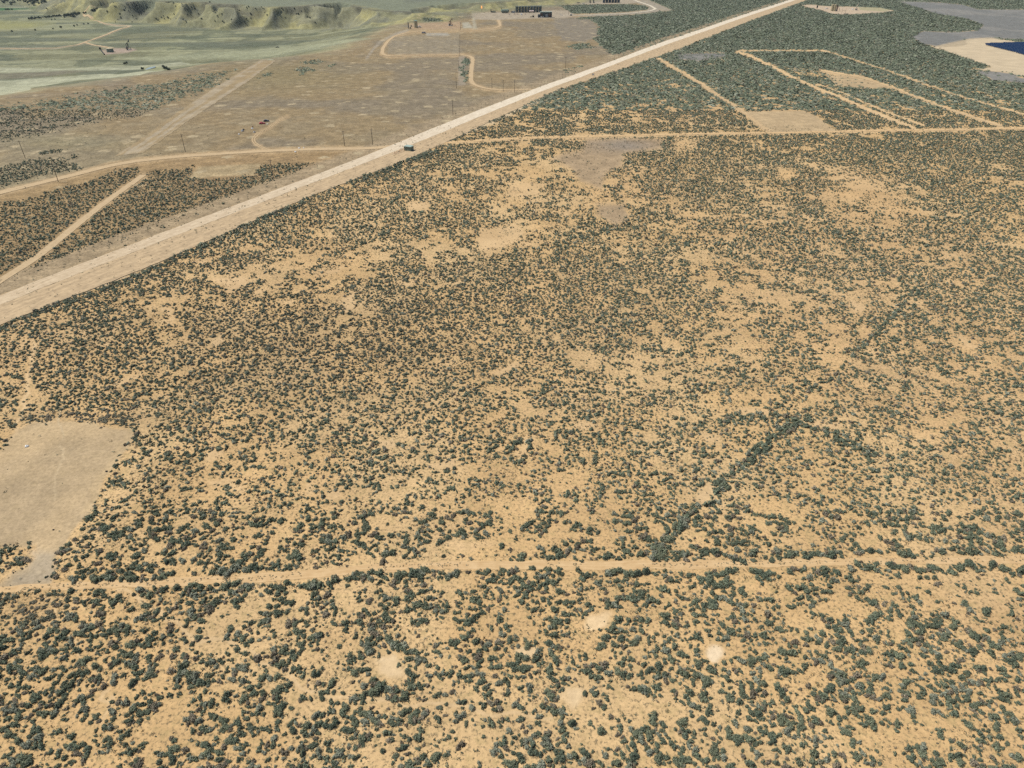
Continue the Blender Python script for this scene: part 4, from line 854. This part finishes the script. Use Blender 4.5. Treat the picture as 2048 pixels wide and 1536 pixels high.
def make_pumpjack(label, loc, rz, paint, sc=1.0):
    t = thing('pumpjack', label, 'pumpjack', loc, rz, None, sc)
    MB().box((0, 0, 0.25), (9.5, 2.2, 0.5)).build('base', concrete, t)
    m = MB()
    for s in (-1, 1): m.tube((-1.2, s * 1.0, 0.5), (0.2, s * 0.25, 6.4), 0.2, n=6).tube((1.6, s * 1.0, 0.5), (0.2, s * 0.25, 6.4), 0.2, n=6)
    m.box((0.2, 0, 3.0), (1.6, 1.2, 0.2)); m.build('samson_post', paint, t)
    bm = MB().tube((-4.2, 0, 5.4), (4.4, 0, 8.0), 0.34, n=8).build('walking_beam', paint, t)
    MB().prism([(4.2, 6.7), (5.0, 6.5), (5.5, 7.9), (5.1, 9.4), (4.2, 9.0)], -0.4, 0.4).build('horse_head', paint, bm)
    MB().tube((5.2, 0, 0.4), (5.2, 0, 7.0), 0.09, n=6).build('polished_rod', grey, t)
    for s in (-1, 1): MB().prism([(-4.6, 1.0), (-2.6, 1.6), (-2.2, 3.2), (-3.2, 3.6), (-4.8, 2.6)], s * 0.9 - 0.2, s * 0.9 + 0.2).build('counterweight', steel, t)
    for s in (-1, 1): MB().tube((-3.8, s * 0.75, 2.4), (-4.0, s * 0.3, 5.5), 0.13, n=6).build('pitman_arm', paint, t)
    MB().box((-3.4, 0, 1.3), (1.6, 1.3, 1.6)).build('gearbox', steel, t); MB().lathe([(0.35, 0), (0.35, 1.2), (0.6, 1.2), (0.6, 1.5), (0.25, 1.6), (0.25, 2.2)], (5.2, 0, 0), 12).build('wellhead', rust, t)
    return t
make_pumpjack('tall rust brown pumpjack on the orange well pad', W(901.5, 51.5), 1.2, rust, 1.2)
make_pumpjack('pale pumpjack on the far right pad', W(1712.5, 20.5), 1.0, mk('cream_paint', (0.52, 0.44, 0.32)), 1.25)
make_pumpjack('dark pumpjack standing upright on the valley pad', W(258, 100), 1.45, darkgreen, 1.15).scale = (1.1, 1.1, 1.6)
MB_ = make_lump('small white box beside the rust brown pumpjack', 'equipment_box', 'box', white, W(897.5, 51), 1.3, 71)

# station yard
p = W(1010, 26); t = thing('separator_vessel', 'horizontal grey-green pressure vessel left of the dark tank row', 'vessel', p, 0.05)
m = MB(); prof = [(0.05, -8.2), (1.8, -7.8), (2.9, -6.8), (3.2, -6), (3.2, 6), (2.9, 6.8), (1.8, 7.8), (0.05, 8.2)]; m.lathe(prof, n=18); m.v = [(z, y, -x + 3.6) for x, y, z in m.v]; m.build('shell', green, t)
for x in (-4, 4): MB().box((x, 0, 0.5), (1.0, 4.2, 1.2)).build('saddle', concrete, t)
MB().tube((-7.2, 0, 3), (-7.2, 0, 9.5), 0.5, n=10).build('stack', darkgreen, t)
p = W(982, 25); t = thing('heater_skid', 'low dark skid with a short upright stack, left of the pressure vessel', 'skid', p)
MB().tube((0, 0, 0), (0, 0, 6.5), 0.75, n=12).build('stack', darkgreen, t); MB().box((5.5, 0, 0.7), (10, 2.6, 1.3)).build('skid', darkgreen, t); MB().tube((0.5, 0, 1.9), (9, 0, 1.9), 0.45, n=8).build('pipe', green, t)
p = W(963.5, 24); t = thing('flare_stack', 'slim flare stack with an orange flame at its tip', 'flare', p)
MB().tube((0, 0, 0), (0, 0, 6.0), 0.28, 0.2, n=10).build('stack', rust, t)
fm = bpy.data.materials.new('flame'); fm.use_nodes = True; fb = fm.node_tree.nodes['Principled BSDF']; fb.inputs['Base Color'].default_value = (0.8, 0.25, 0.05, 1); fb.inputs['Emission Color'].default_value = (1.0, 0.36, 0.08, 1); fb.inputs['Emission Strength'].default_value = 1.1
MB().lathe([(0.15, 0), (0.9, 1.0), (1.35, 2.2), (0.95, 3.6), (0.4, 4.8), (0.05, 5.6)], (0, 0, 6.0), 12).build('flame', fm, t)
p = W(1090, 35); t = thing('equipment_shed', 'long dark open-fronted shed with a pale roof in the station yard', 'shed', p, 0.04)
MB().box((2, 3, 4.3), (22, 6, 8.6)).build('wall', mk('dark_slate_cladding', (0.045, 0.055, 0.065), rough=0.6), t); MB().prism([(-10, 8.6), (13.6, 8.6), (13.2, 9.5), (-8, 9.5)], -0.6, 7).build('roof', sagep, t)
MB().box((-11, 1, 2.6), (5, 5, 5.2)).build('lean_to', navy, t); MB().box((3, -0.1, 3.0), (4, 0.15, 5)).build('door', grey, t)
for x in (-6.5, 8.5): MB().box((x, -0.08, 4.2), (3.5, 0.12, 5.5)).build('bay', rust, t)
p = W(1066.5, 34.5); t = thing('generator_box', 'small dark generator box left of the long shed', 'generator', p); MB().box((0, 0, 1.4), (3.4, 2.6, 2.8)).build('housing', black, t); MB().tube((0.8, 0, 2.8), (0.8, 0, 5.2), 0.2, n=8).build('exhaust', rust, t); MB().box((-4, 0, 0.9), (4, 2, 1.4)).build('fuel_tank', tanp, t)
p = W(1063, 25.6); t = thing('tanker_trailer', 'pale tanker trailer parked in front of the dark tank row', 'trailer', p)
m = MB().lathe([(0.05, -5), (1.2, -4.8), (1.5, -4.3), (1.5, 4.3), (1.2, 4.8), (0.05, 5)], n=16); m.v = [(z, y, -x + 2.9) for x, y, z in m.v]; m.build('barrel', mk('pale_pink_tanker', (0.62, 0.50, 0.46)), t)
MB().box((0, 0, 1.1), (9.6, 1.6, 0.35)).build('chassis', steel, t)
for x in (-3.8, -2.6, 3.6):
    for s in (-1, 1): MB().tube((x, s * 0.8, 0.55), (x, s * 1.15, 0.55), 0.55, n=12).build('wheel', black, t)
p = W(1027, 25.8); t = thing('compressor_skid', 'pale blue-grey compressor skid between vessel and tank row', 'compressor', p); MB().box((0, 0, 1.6), (6.5, 3, 3.2)).build('housing', grey, t); MB().box((0, 0, 3.5), (7, 3.4, 0.3)).build('canopy', sagep, t); MB().tube((2.5, 0, 3.5), (2.5, 0, 7), 0.3, n=8).build('exhaust', steel, t); MB().tube((-5, 0, 1.6), (-3.2, 0, 1.6), 1.2, n=12).build('cooler', navy, t)
for k, (u, v) in enumerate(((1028, 30.2), (1034, 29.8), (1050, 29.8), (1018, 30.3))):
    t = thing('pipe_riser', ('leftmost but one', 'second from right', 'rightmost', 'leftmost')[k] + ' bent red pipe riser in front of the dark tank row', 'pipe', W(u, v), 0.3 * k, 'bent pipe risers of the station')
    MB().tube((0, 0, 0), (0, 0, 2.6), 0.3, n=8).build('riser', pipe_red, t); MB().tube((0, 0, 2.5), (1.8, 0, 1.8), 0.26, n=8).build('elbow', pipe_red, t); MB().box((1.9, 0, 0.9), (0.7, 0.7, 1.8)).build('support', concrete, t)
for k, (u, v, lb) in enumerate(((1120.5, 29.5, 'left gauge post at the right end of the yard'), (1124, 31.5, 'right gauge post at the right end of the yard'))):
    t = thing('meter_run', lb, 'meter', W(u, v)); MB().box((0, 0, .9), (2.6, .8, .8)).build('body', white, t); MB().tube((-.9, 0, 0), (-.9, 0, 3.2), .15, n=6).build('riser', steel, t); MB().tube((.9, 0, 0), (.9, 0, 2.2), .15, n=6).build('riser', steel, t)
p = W(1142, 31.3); t = thing('meter_house', 'small black meter house beside the pale station road', 'meter house', p); MB().box((0, 0, 1.2), (3.5, 2.2, 2.4)).build('wall', black, t); MB().box((0, 0, 2.5), (3.9, 2.6, 0.2)).build('roof', white, t)
p = W(1157, 6.5); t = thing('flatbed_trailer', 'low dark flatbed trailer at the left of the far pad', 'trailer', p); MB().box((0, 0, 1.3), (7, 2.4, 0.9)).build('deck', steel, t)
for x in (-2.4, -1.2): 
    for s in (-1, 1): MB().tube((x, s * .9, .5), (x, s * 1.25, .5), .5, n=10).build('wheel', black, t)
p = W(1166.5, 7.3); make_car('white pickup on the far pad beside the flatbed trailer', white, p, 0.0, 'pickup')
# orange pad odds and ends
p = W(817, 57); t = thing('heater_treater', 'slim dark treater column at the left end of the orange well pad', 'treater', p); MB().lathe([(.8, 0), (.8, 8.5), (.5, 9.0), (.2, 9.2)], n=12).build('vessel', steel, t); MB().box((3, 1, 1), (2, 1.6, 2)).build('burner_box', green, t); MB().box((6, 1, 9.3), (15, .5, .3)).build('pipe', green, t)
for k, (u, v, lb) in enumerate(((822.5, 53.5, 'small dark pump unit between treater column and tan tank'), (1634, 16.5, 'dark equipment cabinet at the left tip of the far right pad'), (1692, 28.6, 'low dark skid on the near edge of the far right pad'))):
    t = thing('equipment_cabinet', lb, 'equipment', W(u, v)); d_ = ((1.6, 1.4, 2.4), (2.0, 2.0, 5), (8, 2.5, 1.2))[k]; MB().box((0, 0, d_[2] / 2), d_).build('housing', black, t); MB().box((0, 0, d_[2] + .1), (d_[0] + .3, d_[1] + .3, .2)).build('lid', steel, t)
p = W(847.5, 66.5); t = thing('cattle_trough', 'grey square trough with pale rim on the access road edge', 'trough', p); MB().box((0, 0, .8), (5.5, 5, 1.6)).build('wall', mk('slate_grey', (0.16, 0.16, 0.19)), t); MB().box((0, 0, 1.66), (6.2, 5.6, 0.12)).build('rim', grey, t); MB().box((0, 0, 1.76), (4.8, 4.4, 0.08)).build('cover', mk('slate_grey', (0.16, 0.16, 0.19)), t)
p = W(1683, 28); t = thing('pad_gate', 'thin rusty pipe gate frame on the far right pad', 'gate', p)
for x in (0, 7): MB().tube((x, 0, 0), (x, 0, 9.5), .16, n=6).build('post', rust, t)
MB().tube((0, 0, 6), (7, 0, 6), .12, n=6).build('rail', rust, t)
# valley pad fence bank
p = W(205, 107); t = thing('pad_barrier', 'dark slanting barrier on the left edge of the valley pad', 'barrier', p, 0.0); q = W(201, 100) - p; r_ = W(209, 110) - p
MB().tube(tuple(q + Vector((0, 0, .7))), tuple(r_ + Vector((0, 0, .7))), 0.9, n=6).build('rail', black, t); MB().box((q.x, q.y, 1.6), (2.2, 2.2, 3.2)).build('post', black, t)

# ------------------------------------------------------------------ solar rows at the right edge
m_pv = bpy.data.materials.new('blue_panel'); m_pv.use_nodes = True; t_ = m_pv.node_tree; b_ = t_.nodes['Principled BSDF']; b_.inputs['Roughness'].default_value = 0.35
br = t_.nodes.new('ShaderNodeTexBrick'); br.offset = 0; br.inputs['Scale'].default_value = 1.0; br.inputs['Color1'].default_value = (0.010, 0.028, 0.075, 1); br.inputs['Color2'].default_value = (0.013, 0.034, 0.09, 1); br.inputs['Mortar'].default_value = (0.03, 0.05, 0.09, 1); br.inputs['Mortar Size'].default_value = 0.03; br.inputs['Brick Width'].default_value = 1.1; br.inputs['Row Height'].default_value = 0.9
tc_ = t_.nodes.new('ShaderNodeTexCoord'); t_.links.new(tc_.outputs['Object'], br.inputs['Vector']); t_.links.new(br.outputs['Color'], b_.inputs['Base Color'])
ang = math.radians(32); SOL = [(1968, 90.2), (2048, 87.8), (2400, 97), (2400, 140), (2048, 111), (2024, 104)]
xs_, ys_ = plane([q[0] for q in SOL], [q[1] for q in SOL]); solp = list(zip(xs_, ys_)); nrow = 0; proto_row = None
def solar_row(x0, x1, y, label):
    L = x1 - x0; t = thing('solar_array', label, 'solar panels', (x0, y, float(height(np.array([x0]), np.array([y]))[0])), 0, 'blue solar panel rows')
    m = MB(); w_ = 2.0; cz, cy_ = 1.7, 0
    for k in range(int(L // 6)):
        m.prism([(0, 0)], 0, 0) if False else None
        xa, xb = k * 6 + 0.15, k * 6 + 5.85; dy, dz = w_ * math.cos(ang), w_ * math.sin(ang); n = len(m.v)
        for zz in (0, -0.06):
            m.v += [(xa, -dy, cz - dz + zz), (xb, -dy, cz - dz + zz), (xb, dy, cz + dz + zz), (xa, dy, cz + dz + zz)]
        m.f += [(n, n + 1, n + 2, n + 3), (n + 7, n + 6, n + 5, n + 4), (n, n + 4, n + 5, n + 1), (n + 1, n + 5, n + 6, n + 2), (n + 2, n + 6, n + 7, n + 3), (n + 3, n + 7, n + 4, n)]
    m.build('panel', m_pv, t)
    for k in range(max(2, int(L // 18))): MB().tube((k * 18 + 3, 0, 0), (k * 18 + 3, 0, 1.6), 0.1, n=6).build('post', grey, t)
row_ys = np.arange(min(q[1] for q in solp) + 1, max(q[1] for q in solp) - 1, 4.2); aisle = plane(2024, 104.6)[1]
row_ys = [y for y in row_ys if abs(y - aisle) > 3.0]
for i, y in enumerate(row_ys):
    xx = np.arange(600, 1400, 1.0); ins = sd_poly(xx, np.full(xx.shape, y), solp) < 0
    if ins.sum() > 14: solar_row(float(xx[ins][0]), float(min(xx[ins][-1], xx[ins][0] + 170)), float(y), 'solar panel row number %d counted from the near edge of the blue array' % (i + 1) if False else ('nearest' if i == 0 else 'farthest' if i == len(row_ys) - 1 else 'middle') + ' row of dark blue solar panels at the right edge')

# ------------------------------------------------------------------ trees of the valley and the badlands
m_jun = mat('juniper_leaves', (0, 0, 0), rough=0.85, attr='tint', scale=5, var=0.2, spec=0.1); bark = mk('grey_bark', (0.12, 0.09, 0.065))
TREE = []
for i in range(4):
    v, f = shrub_proto(220, 900 + i, 0.13, lumps=5); v = v * np.array([1, 1, 1.25]) + np.array([0, 0, 0.22]); rr_ = np.random.default_rng(i)
    me = np_mesh('crown', v, f, 3, (('tint', 'FACE', np.array([0.042, 0.062, 0.042])[None] * (0.8 + .4 * rr_.random((len(f), 1)))),)); me.materials.append(m_jun)
    mb = MB().tube((0, 0, -.1), (0.05, 0, .6), .09, .06, 8).tube((.03, 0, .4), (.3, .1, .8), .05, .02, 6).tube((.03, 0, .42), (-.25, -.1, .85), .05, .02, 6); mt_ = bpy.data.meshes.new('trunk'); mt_.from_pydata(mb.v, [], mb.f); mt_.materials.append(bark); TREE.append((me, mt_))
def tree(u, v, sz, label, group, k):
    p = W(u, v); t = thing('juniper_tree' if 'juniper' in label else 'cottonwood_tree', label, 'tree', p, k * 1.3, group, sz)
    for nm, me in zip(('crown', 'trunk'), TREE[k % 4]): o = bpy.data.objects.new(nm, me); C.objects.link(o); o.parent = t
r5 = random.Random(5); k = 0
for i in range(30):
    f_ = i / 29; tree(59 + 98 * f_ + r5.uniform(-.8, .8), 39 - 10 * f_ + r5.uniform(-.7, .7), r5.uniform(2.6, 4.4), ('leftmost' if i == 0 else 'rightmost' if i == 29 else 'dark') + ' cottonwood in the tree row across the valley floor', 'cottonwoods in the valley row', i)
for i, (u, v) in enumerate([(168, 27.5), (172, 27), (184, 22.5), (187, 21.5), (190, 20.5), (194, 19)]): tree(u, v, 3.4, '%s dark cottonwood from the left beside the valley road bend' % names[i], 'cottonwoods by the road bend', i)
for i in range(46): tree(r5.uniform(-6, 92), r5.uniform(0, 5) + (r5.random() < .5) * r5.uniform(0, 6), r5.uniform(3, 5), 'dark cottonwood in the grove at the top left corner', 'cottonwoods of the far grove', i)
for i, (u, v) in enumerate([(12, 20.5), (15, 20), (18, 20.3), (24, 20)]): tree(u, v, 3, '%s tree from the left by the bright green field' % names[i], 'trees by the green field', i)
for i, (u, v, s_) in enumerate([(122, 56, 3.4), (148.5, 53.5, 3), (155, 51.5, 2.4), (168, 49, 2), (177, 48, 2.3), (106, 58.5, 2), (71, 61.5, 2.6), (24, 64, 2.8), (110.5, 39.7, 2.2), (103.5, 40.5, 2), (94, 18.5, 2.6)]): tree(u, v, s_, '%s lone juniper of the open valley floor, counted from the right' % names[9 - min(i, 9)] if i < 10 else 'lone juniper north of the tree row', 'lone junipers of the valley', i)
for i in range(95):
    u = r5.uniform(215, 640); v = r5.uniform(4, 46) if u < 420 else r5.uniform(13, 46)
    tree(u, v, r5.uniform(1.3, 2.5), 'small dark juniper dotting the yellow badland slopes', 'junipers of the badland slopes', i)
for i, (u, v, s_) in enumerate([(330, 138.5, 3.2), (334, 139.5, 3), (327, 135, 2.6), (338, 141, 2.4), (286, 139, 2.6), (249, 128.5, 2.2), (254, 127.5, 2.4)]): tree(u, v, s_, '%s green cottonwood from the left near the stock pond' % names[i], 'bushy trees round the stock pond', i)
# stock pond
c = W(301, 137); m = MB(); ring = []
for i in range(26):
    a_ = 6.283 * i / 26; ring.append((c.x + 4 * math.cos(a_) * (1 + .15 * math.sin(3 * a_)), c.y + 14 * math.sin(a_), c.z + 0.7))
m.v = ring; m.f = [tuple(range(26))]
structure(m.build('pond_water', mk('pond_water', (0.26, 0.30, 0.27), rough=0.25, spec=0.6)))

# ------------------------------------------------------------------ clear dry air: one even box of haze
hz = MB().box((0, 3500, 75), (9000, 7600, 340)).build('haze', None)
hm = bpy.data.materials.new('air'); hm.use_nodes = True; ht = hm.node_tree; ht.nodes.remove(ht.nodes['Principled BSDF'])
pv = ht.nodes.new('ShaderNodeVolumePrincipled'); pv.inputs['Color'].default_value = (0.78, 0.90, 0.92, 1); pv.inputs['Density'].default_value = 0.000035; pv.inputs['Anisotropy'].default_value = 0.2
ht.links.new(pv.outputs[0], ht.nodes['Material Output'].inputs['Volume']); hz.data.materials.clear(); hz.data.materials.append(hm); hz['kind'] = 'stuff'
